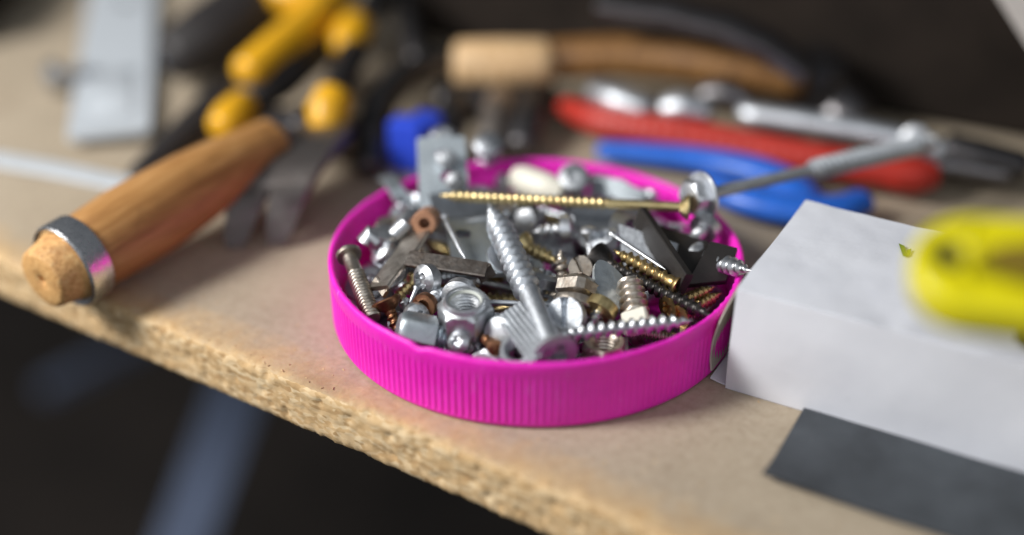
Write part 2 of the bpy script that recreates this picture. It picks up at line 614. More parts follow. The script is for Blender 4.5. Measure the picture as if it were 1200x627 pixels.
def washer_mesh(D, d, t):
    b = MB(); e = 0.15
    b.lathe([(d / 2, -t / 2), (D / 2 - e, -t / 2), (D / 2, -t / 2 + e), (D / 2, t / 2 - e), (D / 2 - e, t / 2), (d / 2, t / 2), (d / 2, -t / 2)], 40, 0, None, False, False)
    return b


def plate_mesh(outline, t, holes=()):
    """flat plate in xy with round or slotted holes (x, y, rx, ry)"""
    bm = bmesh.new(); ed = []
    def loop(pts):
        vs = [bm.verts.new((x, y, 0)) for x, y in pts]
        for i in range(len(vs)): ed.append(bm.edges.new((vs[i], vs[(i + 1) % len(vs)])))
    loop(outline)
    for x, y, rx, ry in holes:
        loop([(x + rx * math.cos(2 * PI * k / 24), y + ry * math.sin(2 * PI * k / 24)) for k in range(24)])
    bmesh.ops.triangle_fill(bm, use_beauty=True, use_dissolve=False, edges=ed)
    fs = list(bm.faces)
    r = bmesh.ops.extrude_face_region(bm, geom=fs)
    bmesh.ops.translate(bm, verts=[g for g in r['geom'] if isinstance(g, bmesh.types.BMVert)], vec=(0, 0, t))
    b = MB(); bm.verts.index_update()
    b.add([tuple(v.co) for v in bm.verts], [tuple(v.index for v in f.verts) for f in bm.faces])
    bm.free()
    return b


def rrect(w, h, r, n=5):
    out = []
    for cx, cy, a0 in ((w / 2 - r, h / 2 - r, 0), (-w / 2 + r, h / 2 - r, 90), (-w / 2 + r, -h / 2 + r, 180), (w / 2 - r, -h / 2 + r, 270)):
        for k in range(n + 1):
            a = math.radians(a0 + 90 * k / n); out.append((cx + r * math.cos(a), cy + r * math.sin(a)))
    return out


def frame(o, xdir, ydir):
    """frame with origin o, x along xdir and y near ydir"""
    x = Vector(xdir).normalized(); z = x.cross(Vector(ydir)).normalized(); y = z.cross(x)
    return Matrix.Translation(Vector(o)) @ Matrix((x, y, z)).transposed().to_4x4()


# ================================================================== the bench
EDGE0 = Vector((-152.1, 25.5, 0)); EDGE1 = Vector((30.9, -96.0, 0))
EAZ = math.atan2(EDGE1.y - EDGE0.y, EDGE1.x - EDGE0.x)
BENCH_T = 17.0


def build_bench():
    b = MB(); xs = [-420, -300, -200, -140]
    x = -90.0
    while x < 300: xs.append(x); x += 0.7
    xs += [330, 400, 500, 650]
    # cross-section: (distance from edge, z, displacement strength, material)
    sec = [(620, 0, 0, 0), (60, 0, 0, 0), (16, 0, .0, 0), (9, 0, .1, 0), (5.5, 0, .25, 0), (3.6, 0, .5, 0), (2.3, -0.05, .8, 0), (1.3, -0.25, 1, 0), (0.6, -0.7, 1, 1), (0.2, -1.4, 1, 1)]
    for k in range(14): sec.append((0, -2.2 - k * 0.83, 1, 1))
    sec += [(0.3, -14.2, 1, 1), (1.2, -14.8, .7, 1), (3, -15.0, .3, 1), (620, -15.0, 0, 1)]
    rows = []
    for x in xs:
        row = []
        for y, z, k, m in sec:
            if k:
                p = Vector((x, y, z))
                n1 = noise.noise(p * 0.16 + Vector((3, 1, 9)))
                n2 = noise.noise(p * 0.55 + Vector((7, 2, 4)))
                n3 = noise.noise(p * 1.4)
                pit = max(0, noise.noise(p * 0.33 + Vector((20, 5, 1))) - 0.25) * 2.6
                dy = (0.35 * n1 + 0.32 * n2 + 0.20 * n3 + 0.8 * pit) * k
                wear = max(0, n1 + 0.35 * n2) * k * (1.0 if z > -1.5 else 0)
                row.append((x, y + dy + 0.8 * k, z - wear * 0.9 + (0.25 * n3 * k if -14.5 < z < -0.5 else -0.12 * k * abs(n3))))
            else:
                row.append((x, y, z))
        rows.append(row)
    n = len(sec)
    vs = [v for r in rows for v in r]
    for j in range(n):
        k = (j + 1) % n
        mi = sec[j][3] if k else 1
        b.add([], [], 0)
        b.f += [(i * n + j, i * n + k, (i + 1) * n + k, (i + 1) * n + j) for i in range(len(rows) - 1)]
        b.m += [mi] * (len(rows) - 1)
    b.v = vs
    o = b.build('workbench_top', ['board_top', 'board_edge'], None, Matrix.Translation(EDGE0) @ Matrix.Rotation(EAZ, 4, 'Z'), 60)
    tag(o, 'beige chipboard bench top with a rough chipped front edge', 'workbench', kind='structure')


build_bench()

# floor far below the bench and the steel trestle that carries it
fb = MB()
fb.grid([[(-1500, -900, -760), (1500, -900, -760)], [(-1500, 1500, -760), (1500, 1500, -760)]], False, False, False)
tag(fb.build('floor', 'dark_floor'), 'dark workshop floor below the bench', 'floor', kind='structure')

t = thing('trestle', 'bluish steel trestle standing on the dark floor under the bench', 'trestle', Matrix.Translation(W(240, 560, -260)))
o = Vector(t.location) / MM
for top, bot, w, nm in ((W(300, 400, -170), W(206, 655, -290), 26, 'leg'), (W(175, 395, -330), W(50, 458, -330), 11, 'stretcher'),
                        (W(520, 470, -400), W(700, 600, -400), 16, 'stretcher')):
    b = MB(); d = (bot - top).normalized()
    if nm == 'leg':
        bot = top + d * ((-760 - top.z) / d.z) if d.z < -0.05 else bot
    b.ribbon([top - o, bot - o], (1, 0, 0) if nm == 'leg' else (0, 1, 0), w, w * 0.8)
    b.build(nm, 'blue_paint', t)

# ================================================================== pink lid
LID_R, LID_H = 55.0, 19.3


def build_lid():
    N = 190; n = N * 6; b = MB(); rows = []
    prof = [(20, 0, 0), (52.0, 0, 0), (53.6, 0.35, 0), (54.2, 1.1, 0), (54.3, 1.7, 0), (54.32, 2.3, 1), (54.45, 8, 1), (54.6, 14.2, 1), (54.65, 14.9, .35),
            (54.75, 15.3, 0), (54.9, 17.8, 0), (54.85, 18.8, 0), (54.55, 19.25, 0), (54.1, 19.35, 0), (53.55, 19.15, 0), (53.25, 18.6, 2), (53.1, 17.6, 2),
            (53.0, 17.0, 0), (52.8, 13.4, 0), (52.2, 12.7, 0), (52.2, 11.9, 0), (52.75, 11.2, 0), (52.7, 8.6, 0), (52.1, 7.9, 0), (52.1, 7.1, 0), (52.6, 6.4, 0), (52.4, 2.4, 0), (51.4, 1.4, 0), (20, 1.3, 0)]
    for r, z, k in prof:
        row = []
        for j in range(n):
            a = 2 * PI * j / n; ph = (j % 6) / 6.0
            rr = r
            if k in (1, .35): rr += 0.24 * k * (math.cos(2 * PI * ph))
            if k == 2: rr -= 0.28 * max(0, math.cos(2 * PI * ((j % 12) / 12.0)))
            wob = 1 + 0.0035 * math.cos(2 * a + 0.6) + 0.0015 * math.cos(3 * a)
            zz = z
            if z > 15:
                q = Vector((math.cos(a) * 9, math.sin(a) * 9, 2.2))
                zz += 0.16 * noise.noise(q) + 0.09 * noise.noise(q * 3.1)
                da = (a - math.radians(238.5) + PI) % (2 * PI) - PI      # nick in the rim
                if z > 17: zz -= 0.75 * math.exp(-(da / 0.035) ** 2); rr += 0.25 * math.exp(-(da / 0.04) ** 2)
            row.append((rr * wob * math.cos(a), rr * wob * math.sin(a), zz))
        rows.append(row)
    b.grid(rows, True, True, True)
    o = b.build('jar_lid', 'magenta_plastic', None, None, 55)
    tag(o, 'bright magenta ribbed plastic lid full of screws', 'lid')


build_lid()


# ================================================================== hardware in the lid
G = 0.5; NG = 240
HM = np.full((NG, NG), 1.35)


def hidx(x, y):
    return np.clip(((x / G) + NG / 2).astype(int), 0, NG - 1), np.clip(((y / G) + NG / 2).astype(int), 0, NG - 1)


def stamp(P, R):
    """raise the height map under spheres of radius R at points P"""
    for (x, y, z), r in zip(P, R):
        k = int(r / G) + 1
        ix, iy = int(x / G + NG / 2), int(y / G + NG / 2)
        for dx in range(-k, k + 1):
            for dy in range(-k, k + 1):
                q = r * r - (dx * dx + dy * dy) * G * G
                if q > 0 and 0 <= ix + dx < NG and 0 <= iy + dy < NG:
                    h = z + math.sqrt(q)
                    if h > HM[ix + dx, iy + dy]: HM[ix + dx, iy + dy] = h


OFF = np.array([(0, 0, 1.0), (.7, 0, .71), (-.7, 0, .71), (0, .7, .71), (0, -.7, .71)])


def settle(S, R, upright, limit, tries=34, rng=random, region=None):
    """drop a piece (sample spheres S, R in its own frame) into the lid and return its frame"""
    best = None
    S = np.array(S); R = np.array(R)
    for _ in range(tries):
        az = rng.uniform(0, 2 * PI); rad = 50 * math.sqrt(rng.random()); th = rng.uniform(0, 2 * PI)
        cx, cy = rad * math.cos(th), rad * math.sin(th)
        if region and not region(cx, cy): continue
        for tl in (-0.5, -0.3, -0.15, 0, 0.15, 0.3, 0.5):
            if upright: M = Matrix.Rotation(az, 3, 'Z') @ Matrix.Rotation(tl, 3, 'X')
            else: M = Matrix.Rotation(az, 3, 'Z') @ Matrix.Rotation(PI / 2 + tl, 3, 'Y')
            A = np.array(M); P = S @ A.T
            c = P.mean(0); X = P[:, 0] - c[0] + cx; Y = P[:, 1] - c[1] + cy; Z = P[:, 2] - c[2]
            if (np.hypot(X, Y) + R).max() > 51.6: continue
            lift = -1e9
            for ox, oy, oz in OFF:
                ix, iy = hidx(X + ox * R, Y + oy * R)
                lift = max(lift, (HM[ix, iy] - (Z - R * oz)).max())
            top = (Z + R).max() + lift
            if top > limit: continue
            if best is None or lift < best[0]: best = (lift, A, c, cx, cy, np.stack([X, Y, Z + lift], 1))
    if best is None: return None
    lift, A, c, cx, cy, P = best
    stamp(P, R)
    M = Matrix([list(r) for r in A]).to_4x4()
    M.translation = Vector((cx - c[0], cy - c[1], lift - c[2]))
    return M


def rod_samples(L, d, hd, hh):
    S = [(0, 0, 0.4 + 0.5 * k) for k in range(3)] ; R = [hd / 2 * 0.9] * 3
    z = hh
    while z < L: S.append((0, 0, z)); R.append(d / 2 if z < L - 2 else d / 4); z += 0.9
    return S, R


def disc_samples(D, H):
    S = [(0, 0, 0)]; R = [H / 2]
    for f, n in ((0.45, 6), (0.85, 10)):
        for k in range(n): S.append((D / 2 * f * math.cos(2 * PI * k / n), D / 2 * f * math.sin(2 * PI * k / n), 0)); R.append(H / 2)
    return S, R


rng = random.Random(11)
KINDS = [  # kind, weight
    ('screw', dict(L=22, d=3.6, hd=7, mat='zinc', pitch=1.6), 'small silver countersunk screw half buried among the mixed hardware'),
    ('screw', dict(L=28, d=4.0, hd=8, mat='yellow_zinc', pitch=1.9), 'yellow plated screw half buried among the mixed hardware'),
    ('screw', dict(L=18, d=3.4, hd=6.5, mat='bright_zinc', pitch=1.4, hk='pan', dome=1.2), 'short shiny pan head screw half buried among the mixed hardware'),
    ('screw', dict(L=26, d=3.8, hd=7.6, mat='black_oxide', pitch=2.0), 'black drywall screw half buried among the mixed hardware'),
    ('screw', dict(L=20, d=4.2, hd=8, mat='nickel', pitch=0.9, hk='pan', dome=1.4, blunt=True, rec='slot', tfrac=0.2), 'nickel machine screw half buried among the mixed hardware'),
    ('screw', dict(L=16, d=3.6, hd=6.6, mat='copper_rust', pitch=1.5), 'rusty brown screw half buried among the mixed hardware'),
    ('hexbolt', dict(L=20, d=5.0, hd=8, mat='zinc', pitch=0.9, hk='hex', blunt=True, rec='none', tfrac=0.45), 'small hex bolt half buried among the mixed hardware'),
    ('nut', dict(af=8, H=4.2, hole=2.5, mat='zinc'), 'small hex nut half buried among the mixed hardware'),
    ('nut', dict(af=10, H=5, hole=3.1, mat='nickel'), 'nickel hex nut half buried among the mixed hardware'),
    ('washer', dict(D=12, d=5.4, t=1.1, mat='dull_zinc'), 'dull washer half buried among the mixed hardware'),
    ('washer', dict(D=9.5, d=4.4, t=0.9, mat='bright_zinc'), 'small bright washer half buried among the mixed hardware'),
    ('tab', dict(w=9, l=16, t=1.0, mat='galvanised'), 'small grey metal tab half buried among the mixed hardware'),
    ('nail', dict(L=24, d=1.6, hd=3.6, mat='dull_zinc'), 'thin wire nail half buried among the mixed hardware'),
]
MESHES = {}


def filler(k, limit, region=None, tries=34):
    kind, a, label = KINDS[k]
    grp = 'assorted hardware filling the pink lid'
    if kind in ('screw', 'hexbolt'):
        S, R = rod_samples(a['L'], a['d'], a['hd'], a['hd'] * .36)
        M = settle(S, R, False, limit, tries, rng, region)
        if M is None: return None
        kw = {q: v for q, v in a.items() if q != 'L'}
        return screw('hex_bolt' if kind == 'hexbolt' else 'wood_screw', label, None, None, length=a['L'], M=M @ Matrix.Rotation(rng.uniform(0, 6), 4, 'Z'), group=grp, **kw)
    if kind == 'nail':
        S, R = rod_samples(a['L'], a['d'], a['hd'], .6)
        M = settle(S, R, False, limit, tries, rng, region)
        if M is None: return None
        if k not in MESHES:
            b = MB(); b.lathe([(1.8, 0), (1.8, .5), (.8, .9), (.8, 21.5), (.1, 24)], 14); MESHES[k] = b.mesh('wire_nail', a['mat'])
        return tag(put(MESHES[k], 'wire_nail', None, M), label, 'nail', grp)
    if kind == 'nut':
        S, R = disc_samples(a['af'], a['H'])
        M = settle(S, R, True, limit, tries, rng, region)
        if M is None: return None
        if k not in MESHES: MESHES[k] = nut_mesh(a['af'], a['H'], a['hole']).mesh('hex_nut', a['mat'])
        return tag(put(MESHES[k], 'hex_nut', None, M), label, 'nut', grp)
    if kind == 'washer':
        S, R = disc_samples(a['D'], a['t'])
        M = settle(S, R, True, limit, tries, rng, region)
        if M is None: return None
        if k not in MESHES: MESHES[k] = washer_mesh(a['D'], a['d'], a['t']).mesh('washer', a['mat'])
        return tag(put(MESHES[k], 'washer', None, M), label, 'washer', grp)
    S = [(x, y, 0.5) for x in (-3.5, 0, 3.5) for y in (-7, -3, 0, 3, 7)]; R = [.5] * len(S)
    M = settle(S, R, True, limit, tries, rng, region)
    if M is None: return None
    if k not in MESHES: MESHES[k] = plate_mesh(rrect(a['w'], a['l'], 1.5), a['t'], [(0, 4, 1.8, 1.8), (0, -4, 1.3, 2.2)]).mesh('metal_tab', a['mat'])
    return tag(put(MESHES[k], 'metal_tab', None, M), label, 'tab', grp)


made = 0
for i in range(165):
    if filler(rng.choice([0, 0, 0, 1, 2, 0, 3, 4, 4, 6, 7, 8, 9, 10, 11, 12]), 15.5): made += 1
print('fill pass 1:', made, 'height', float(np.median(HM[90:150, 90:150])))

# ------------------------------------------------ the pieces that can be told apart on top
# big screw leaning with its head over the front rim
screw('construction_screw', 'large silver screw with coarse thread leaning head first on the front rim', W(651, 415, 18.6), W(573, 238, 28.0),
      d=7.4, hd=11.0, mat='zinc', pitch=3.0, tfrac=0.36, dcore=0.66, sharp=0.40, rec='cross', tip=11, starts=1, dome=0.5, smooth=5.4, hmat='worn_zinc')
# long yellow screw across the back
screw('long_screw', 'long yellow plated screw lying across the back of the pile', W(808, 243, 27.5), W(516, 229, 26.5), d=3.5, hd=7.2, mat='yellow_zinc', pitch=1.9, tfrac=0.32, dcore=.72, smooth=2.7)
# silver screw near the front rim
screw('wood_screw', 'long silver coarse screw lying along the front right rim', W(645, 394, 17.5), W(812, 375, 20.5), d=4.7, hd=8.4, mat='bright_zinc', pitch=2.5, tfrac=0.12, dcore=.62)
screw('drywall_screw', 'black drywall screw with flared head below the black bracket', W(699, 302, 20.5), W(836, 372, 18.5), d=4.3, hd=8.6, mat='black_oxide', pitch=2.1, tfrac=0.14, dcore=.66, hh=4.6)
screw('wood_screw', 'brass coloured screw lying directly above the black drywall screw', W(796, 335, 21.5), W(719, 293, 23.0), d=4.0, hd=4.8, mat='brass', pitch=2.3, tfrac=0.16, dcore=.64, hh=1.6)
screw('machine_bolt', 'silver fine threaded machine bolt leaning on the left inner wall', W(408, 297, 21.0), W(437, 374, 14.5), d=4.8, hd=6.6, hk='pan', rec='slot', mat='nickel', pitch=1.1, tfrac=0.3, dcore=.80, sharp=.5, blunt=True, hh=1.2, dome=0.4)
screw('wood_screw', 'rusty screw with toothed brown head by the left rim', W(452, 352, 17.5), W(470, 395, 10), d=3.6, hd=8.0, hk='csk', mat='copper_rust', pitch=1.6)
screw('wood_screw', 'shiny cross head screw facing the viewer under the bent bracket', W(496, 328, 19.5), W(540, 322, 16.0), d=3.8, hd=8.0, hk='pan', rec='cross', mat='bright_zinc', pitch=1.6, dome=1.6, tfrac=.1, roll=.5)
screw('wood_screw', 'dull yellow screw slanting between the bent bracket and rusty head', W(487, 329, 16.5), W(458, 356, 14.5), d=3.2, hd=5.5, mat='yellow_zinc', pitch=1.5, tfrac=.2)
screw('wood_screw', 'small screw with copper toned hollow head left of the big nut', W(496, 359, 18.0), W(524, 338, 15.5), d=3.6, hd=6.2, hk='cheese', rec='hexhole', mat='zinc', hmat='copper_rust', pitch=1.5, tfrac=.15)
screw('wood_screw', 'round headed screw just behind the big lock nut', W(537, 349, 17.5), W(556, 322, 15.0), d=3.8, hd=9.0, hk='pan', rec='none', mat='bright_zinc', pitch=1.6, dome=1.2)
screw('hex_bolt', 'grey hex head bolt beside the front left rim', W(466, 385, 16.6), W(528, 398, 12.5), d=6.5, hd=8.6, hk='hex', rec='none', mat='galvanised', pitch=1.0, blunt=True, hh=9.0)
screw('wood_screw', 'flat oval headed screw between copper toned screw and hex bolt', W(489, 371, 16.5), W(470, 350, 12.0), d=3.4, hd=6.4, hk='pan', rec='cross', mat='bright_zinc', pitch=1.5, dome=1.2)
screw('wood_screw', 'small shiny pan head screw below the big lock nut', W(537, 401, 15.5), W(556, 408, 9.0), d=3.4, hd=5.6, hk='pan', mat='bright_zinc', pitch=1.4, dome=1.2)
screw('wood_screw', 'brown steel pin screw standing out below the lock nut', W(581, 408, 16.0), W(562, 388, 13.0), d=3.4, hd=4.0, hk='pan', rec='cross', mat='copper_rust', pitch=1.2, blunt=True, dome=.5)
screw('wood_screw', 'sharp nickel screw standing point up behind the square bolt head', W(659, 345, 12.0), W(657, 293, 22.5), d=4.2, hd=7.5, mat='nickel', pitch=1.9, tfrac=.2)
screw('wood_screw', 'yellow plated screw pointing right towards the upright screw point', W(612, 286, 19.5), W(655, 308, 18.5), d=4.2, hd=7.0, mat='yellow_zinc', pitch=2.0, tfrac=.15)
screw('wood_screw', 'small screw with cross head right of the large screw thread', W(640, 322, 18.0), W(628, 352, 11.0), d=3.6, hd=8.0, mat='bright_zinc', pitch=1.6, hk='pan', dome=1.0)
screw('wood_screw', 'small screw with yellow washer head near the front silver screw', W(708, 357, 18.5), W(690, 384, 15.5), d=3.4, hd=8.2, hk='pan', rec='slot', mat='bright_zinc', hmat='yellow_zinc', pitch=1.5, dome=.8)
screw('wood_screw', 'zinc screw point sticking out over the right rim by the box', W(818, 302, 19.0), W(882, 318, 24.5), d=5.0, hd=8.5, mat='bright_zinc', pitch=2.2, tfrac=.2)
screw('wood_screw', 'dark brass screw below the black bracket at the right rim', W(782, 362, 16.5), W(838, 336, 17.0), d=3.6, hd=6.5, mat='brass', pitch=1.7, tfrac=.15)
screw('wood_screw', 'second dark brass screw under the black bracket nearest the rim', W(795, 372, 15.5), W(846, 343, 15.5), d=3.4, hd=6.5, mat='brass', pitch=1.6, tfrac=.15)
screw('wood_screw', 'silver screw lying behind the black bracket beside the right rim', W(830, 262, 21.0), W(800, 296, 17.0), d=4.4, hd=8.5, hk='pan', dome=1.4, mat='bright_zinc', pitch=1.9)
screw('wood_screw', 'small bright screw standing head up near the black drywall screw', W(689, 269, 23.5), W(694, 306, 14.0), d=2.6, hd=4.2, hk='pan', rec='none', mat='bright_zinc', pitch=1.2, dome=.8)
screw('wood_screw', 'shiny round headed screw by the back rim beside the white plug', W(672, 206, 24.5), W(676, 236, 12.0), d=4.2, hd=8.5, hk='pan', rec='cross', mat='worn_zinc', pitch=1.8, dome=1.2)
screw('machine_bolt', 'silver round bolt standing at the back left rim', W(519, 160, 24.0), W(521, 190, 12.0), d=5.5, hd=7.5, hk='pan', rec='cross', mat='bright_zinc', pitch=1.0, blunt=True, dome=1.2)
screw('machine_bolt', 'silver bolt standing upright at the back rim near the pliers', W(572, 168, 26.0), W(570, 205, 12.0), d=6.0, hd=8.5, hk='pan', rec='slot', mat='zinc', pitch=1.0, blunt=True, dome=1.2)
screw('wood_screw', 'silver oval screw head lying behind the yellow long screw', W(612, 258, 20.5), W(640, 250, 18.0), d=4.4, hd=9.0, hk='pan', rec='none', mat='bright_zinc', pitch=1.8, dome=1.2)
screw('wood_screw', 'bright screw lying level under the middle of the yellow long screw', W(668, 268, 21.5), W(624, 272, 20.5), d=4.6, hd=7.5, hk='pan', rec='cross', mat='bright_zinc', pitch=2.0, dome=1.4)
screw('wood_screw', 'bluish round headed screw left of the brushed metal tab', W(706, 278, 22.0), W(720, 305, 15.0), d=4.4, hd=8.5, hk='pan', rec='cross', mat='zinc', pitch=1.8, dome=1.2)
screw('wood_screw', 'silver flat headed screw by the left inner wall under the wing nut', W(446, 293, 18.5), W(470, 312, 13.0), d=4.0, hd=7.5, hk='pan', mat='bright_zinc', pitch=1.7, dome=1.2)

# long hex-headed screw with a thick threaded end, propped on the right back rim
P0, P1 = W(806, 233, 28.0), W(1103, 164, 23.0)
Lg = (P1 - P0).length
t = thing('hanger_screw', 'long silver hex headed screw with a thick threaded end propped on the right back rim', 'screw', aim(P0, P1, .3))
head('hex', 9.0, 4.4, 3, 'flange').build('head', 'bright_zinc', t)
b = MB(); b.lathe([(1.7, 5), (1.7, Lg * .44), (2.3, Lg * .48)], 16); b.build('shank', 'worn_zinc', t)
shank(Lg * .90, Lg * .46, 5, 6.4, 4.9, Lg * .46, 2.4, 3, .42, 16, True).build('thick_thread', 'worn_zinc', t, None, 50)
shank(Lg, Lg * .88, 3.2, 4.8, 3.4, Lg * .88, 1.9, 4).build('threaded_tip', 'bright_zinc', t)

# lock nut
M = lying(W(546, 370, 18.0), 0.35, math.radians(6), math.radians(-4))
t = thing('lock_nut', 'large shiny lock nut in the middle of the front', 'nut', M)
nut_mesh(12.4, 8.0, 3.9, True).build('nut_body', 'bright_zinc', t)
b = MB(); b.lathe([(3.7, 4.3), (3.9, 4.75), (4.2, 4.7), (4.2, 4.1), (3.7, 4.1), (3.7, 4.3)], 40, 0, None, False, False)
b.build('nylon_ring', 'nylon', t)

# square-necked nickel bolt head with a slotted disc head leaning on it
P0 = W(680, 326, 21.5)
t = thing('square_bolt', 'nickel square head bolt with dark worn face in the middle right', 'bolt', aim(P0, P0 + Vector((-2.2, -8.5, -7.0)), .55))
b = MB(); b.box((0, 0, 3.0), (9.6, 9.6, 6.0), 1.6); b.build('head', 'nickel', t)
b = MB(); b.box((0, 0, -0.02), (6.0, 6.0, 0.3), .1); b.build('worn_face', 'brown_steel', t)
b = MB(); b.lathe([(5.4, 5.8), (5.7, 6.2), (5.7, 8.0), (5.3, 8.4)], 32); b.build('collar', 'nickel', t)
shank(19, 8, 5, 6, 5, 8, 1.0, 3, .5, 14, True).build('threaded_shank', 'nickel', t)
P0 = W(661, 370, 19.5)
screw('slotted_screw', 'grey cheese head screw with slot facing the viewer', P0, P0 + Vector((6, 13, -9)), d=4.5, hd=9.4, hk='cheese', rec='slot', mat='zinc', pitch=1.1, blunt=True, hh=3.4, roll=1.35)

# threaded insert on a pale square base
P0, P1 = W(737, 331, 21.5), W(750, 392, 15.0)
t = thing('threaded_insert', 'thick threaded insert with pale square base among the right side screws', 'insert', aim(P0, P1, .4))
shank(10.2, 0, 5, 7.4, 5.6, -.2, 2.0, 1, .42, 20, True).build('threaded_shank', 'nickel', t)
b = MB(); b.lathe([(1.6, -.3), (2.7, -.25), (2.8, .4)], 20); b.build('tip', 'nickel', t)
b = MB(); b.box((0, 0, 11.8), (6.4, 6.4, 4.4), .5); b.build('base', 'white_plastic', t)

# half-round brass cap
P0 = W(680, 314, 20.0)
t = thing('cap_screw', 'small brass cap screw behind the square bolt head', 'screw', aim(P0, P0 + Vector((3, 9, -5)), 1))
head('cheese', 6.4, 3.0, 2, 'slot').build('head', 'nickel', t)
shank(12, 3, 3, 3.6, 2.6, 3, 1.4, 3).build('threaded_shank', 'yellow_zinc', t)

# small steel cylinder left of the ridged plate
b = MB(); b.lathe([(3.9, 0), (4.3, .3), (4.3, 8), (3.9, 8.4)], 32)
tag(b.build('steel_dowel', 'worn_zinc', None, aim(W(584, 392, 17.0), W(612, 384, 13.0))), 'short steel cylinder lying left of the ridged aluminium plate', 'dowel')

# ridged aluminium plate
a0, a1 = W(596, 366, 20.0), W(637, 419, 18.5)
b = MB(); n = 22; rows = []
wd = W(610, 358, 21.0) - W(590, 371, 19.5); wd.normalize(); ld = (a1 - a0).normalized(); nd = wd.cross(ld).normalized()
if nd.z < 0: nd = -nd
rows = []
for k in range(2):
    top = []; bot = []
    for i in range(n + 1):
        s_ = (i / n - .5) * 7.4
        top.append(a0 + ld * (k * (a1 - a0).length) + wd * s_ + nd * (0.9 + (0.32 if i % 4 in (1, 2) else 0)))
        bot.append(a0 + ld * (k * (a1 - a0).length) + wd * s_ + nd * -.6)
    rows.append(top + bot[::-1])
b.grid(rows, True, True, True)
tag(b.build('ridged_plate', 'zinc'), 'ridged aluminium plate beside the large screw shank', 'plate')

# perforated galvanised plates
M = frame(W(561, 292, 18.5), W(600, 284, 19.0) - W(525, 290, 19.0), W(540, 250, 21.5) - W(578, 338, 18.5))
tag(plate_mesh(rrect(15.5, 27, 1.2), 1.3, [(-3.5, 6.0, 2.4, 1.9), (4.2, -6.0, 2.4, 1.9), (-4, -8, 1.3, 1.3), (4.5, 9, 1.5, 1.5)]).build('perforated_plate', 'galvanised', None, M),
    'grey perforated plate lying under the tip of the large screw', 'plate')
p_lo, p_hi = W(508, 262, 16.0), W(530, 164, 31.0)
M = frame((p_lo + p_hi) / 2, W(556, 200, 26) - W(500, 202, 26), p_hi - p_lo)
tag(plate_mesh(rrect(14.0, (p_hi - p_lo).length, 1.2), 1.4, [(0.5, 7.5, 2.2, 2.0), (1.6, 0.8, 2.2, 2.0), (0, -6, 2.0, 2.0)]).build('perforated_plate', 'galvanised', None, M),
    'upright grey perforated plate standing above the back left rim', 'plate')
# bright screw heads that show in its holes
for px, py in ((524, 187), (534, 213)):
    P0 = W(px, py, 29.5 if py < 200 else 26.5)
    screw('rivet_screw', 'shiny screw head set in the %s hole of the upright plate' % ('upper' if py < 200 else 'lower'), P0, P0 + Vector((0, 6, -3)), d=3, hd=5.6, hk='pan', rec='slot', mat='worn_zinc', pitch=1.2, dome=1.2)

# brownish bent bracket
b = MB(); q = (W(500, 258, 22), W(478, 292, 21.5), W(443, 338, 18.5))
b.ribbon(q, W(495, 300, 22.0) - W(462, 288, 18.2), [7.5, 7.5, 7.0], 1.3)
t = thing('bent_bracket', 'brownish bent sheet metal bracket on the left of the pile', 'bracket')
b.build('long_arm', 'nickel', t)
b = MB(); b.ribbon((W(478, 303, 22.3), W(520, 309, 22.6), W(570, 317, 21.6)), (0, .93, .36), 4.8, 1.5); b.build('cross_arm', 'brown_steel', t)
b = MB(); b.ribbon((W(566, 314, 22.0), W(572, 326, 18.5)), (1, .4, .0), 4.5, 1.1); b.build('bent_tip', 'brown_steel', t)
b = MB(); b.ribbon((W(440, 328, 18.8), W(452, 345, 17.5)), (.3, .4, .8), 2.2, 1.2); b.build('prong', 'nickel', t)

# wires and nails
def nail(label, p0, p1, d, mat, hd=None):
    L = (p1 - p0).length; b = MB(); h = (hd or d * 2.1) / 2
    b.lathe([(h * .9, 0), (h, .2), (h, .6), (d / 2, 1.1), (d / 2, L - 2.4), (.08, L)], 16)
    tag(b.build('wire_nail', mat, None, aim(p0, p1)), label, 'nail')
nail('thin bright nail slanting above the bent bracket', W(520, 254, 24.5), W(545, 303, 21.8), 1.5, 'bright_zinc', 2.4)
nail('thin dark nail standing left of the copper toned screw head', W(489, 336, 18.5), W(474, 372, 14), 1.3, 'dull_zinc', 2)
nail('bright nail lying along the edge of the brushed metal tab', W(716, 274, 24.5), W(780, 316, 24.0), 1.1, 'bright_zinc', 1.8)
nail('long dull nail lying behind the brass screw', W(596, 250, 21.5), W(540, 262, 20), 1.8, 'dull_zinc')

# hollow tan plastic cap and blurred wing nut
P0 = W(497, 262, 25.0)
b = MB(); b.lathe([(1.5, 4), (1.5, -.0), (3.0, -.0), (3.4, .5), (3.4, 8), (2.8, 8.5)], 28, 0, None, True, True)
tag(b.build('tan_cap', 'tan_plastic', None, aim(P0, P0 + Vector((1, 9, -3)))), 'hollow tan plastic cap at the left of the pile', 'cap')
t = thing('wing_nut', 'silver wing nut at the left of the pile behind the machine bolt', 'nut', Matrix.Translation(W(452, 282, 19)))
o = Vector(t.location) / MM
b = MB(); b.lathe([(3.0, -2), (4.4, -2), (4.0, 3), (2.4, 3.4)], 24); b.build('hub', 'bright_zinc', t)
for q in ((W(444, 283, 20), W(432, 274, 22), W(425, 284, 20)), (W(458, 280, 20), W(474, 262, 24), W(482, 250, 25))):
    b = MB(); b.tube([p - o for p in q], [2.4, 2.7, 2.2], 12, 0, .8); b.build('wing', 'bright_zinc', t)
# clip hooked over the rim
b = MB(); b.ribbon((W(452, 208, 16.5), W(456, 210, 20.6), W(464, 222, 20.6), W(476, 240, 17), W(482, 254, 12)), (1, .55, 0), 4.6, 1.0)
tag(b.build('metal_clip', 'galvanised'), 'small grey metal clip hooked over the back left rim', 'clip')

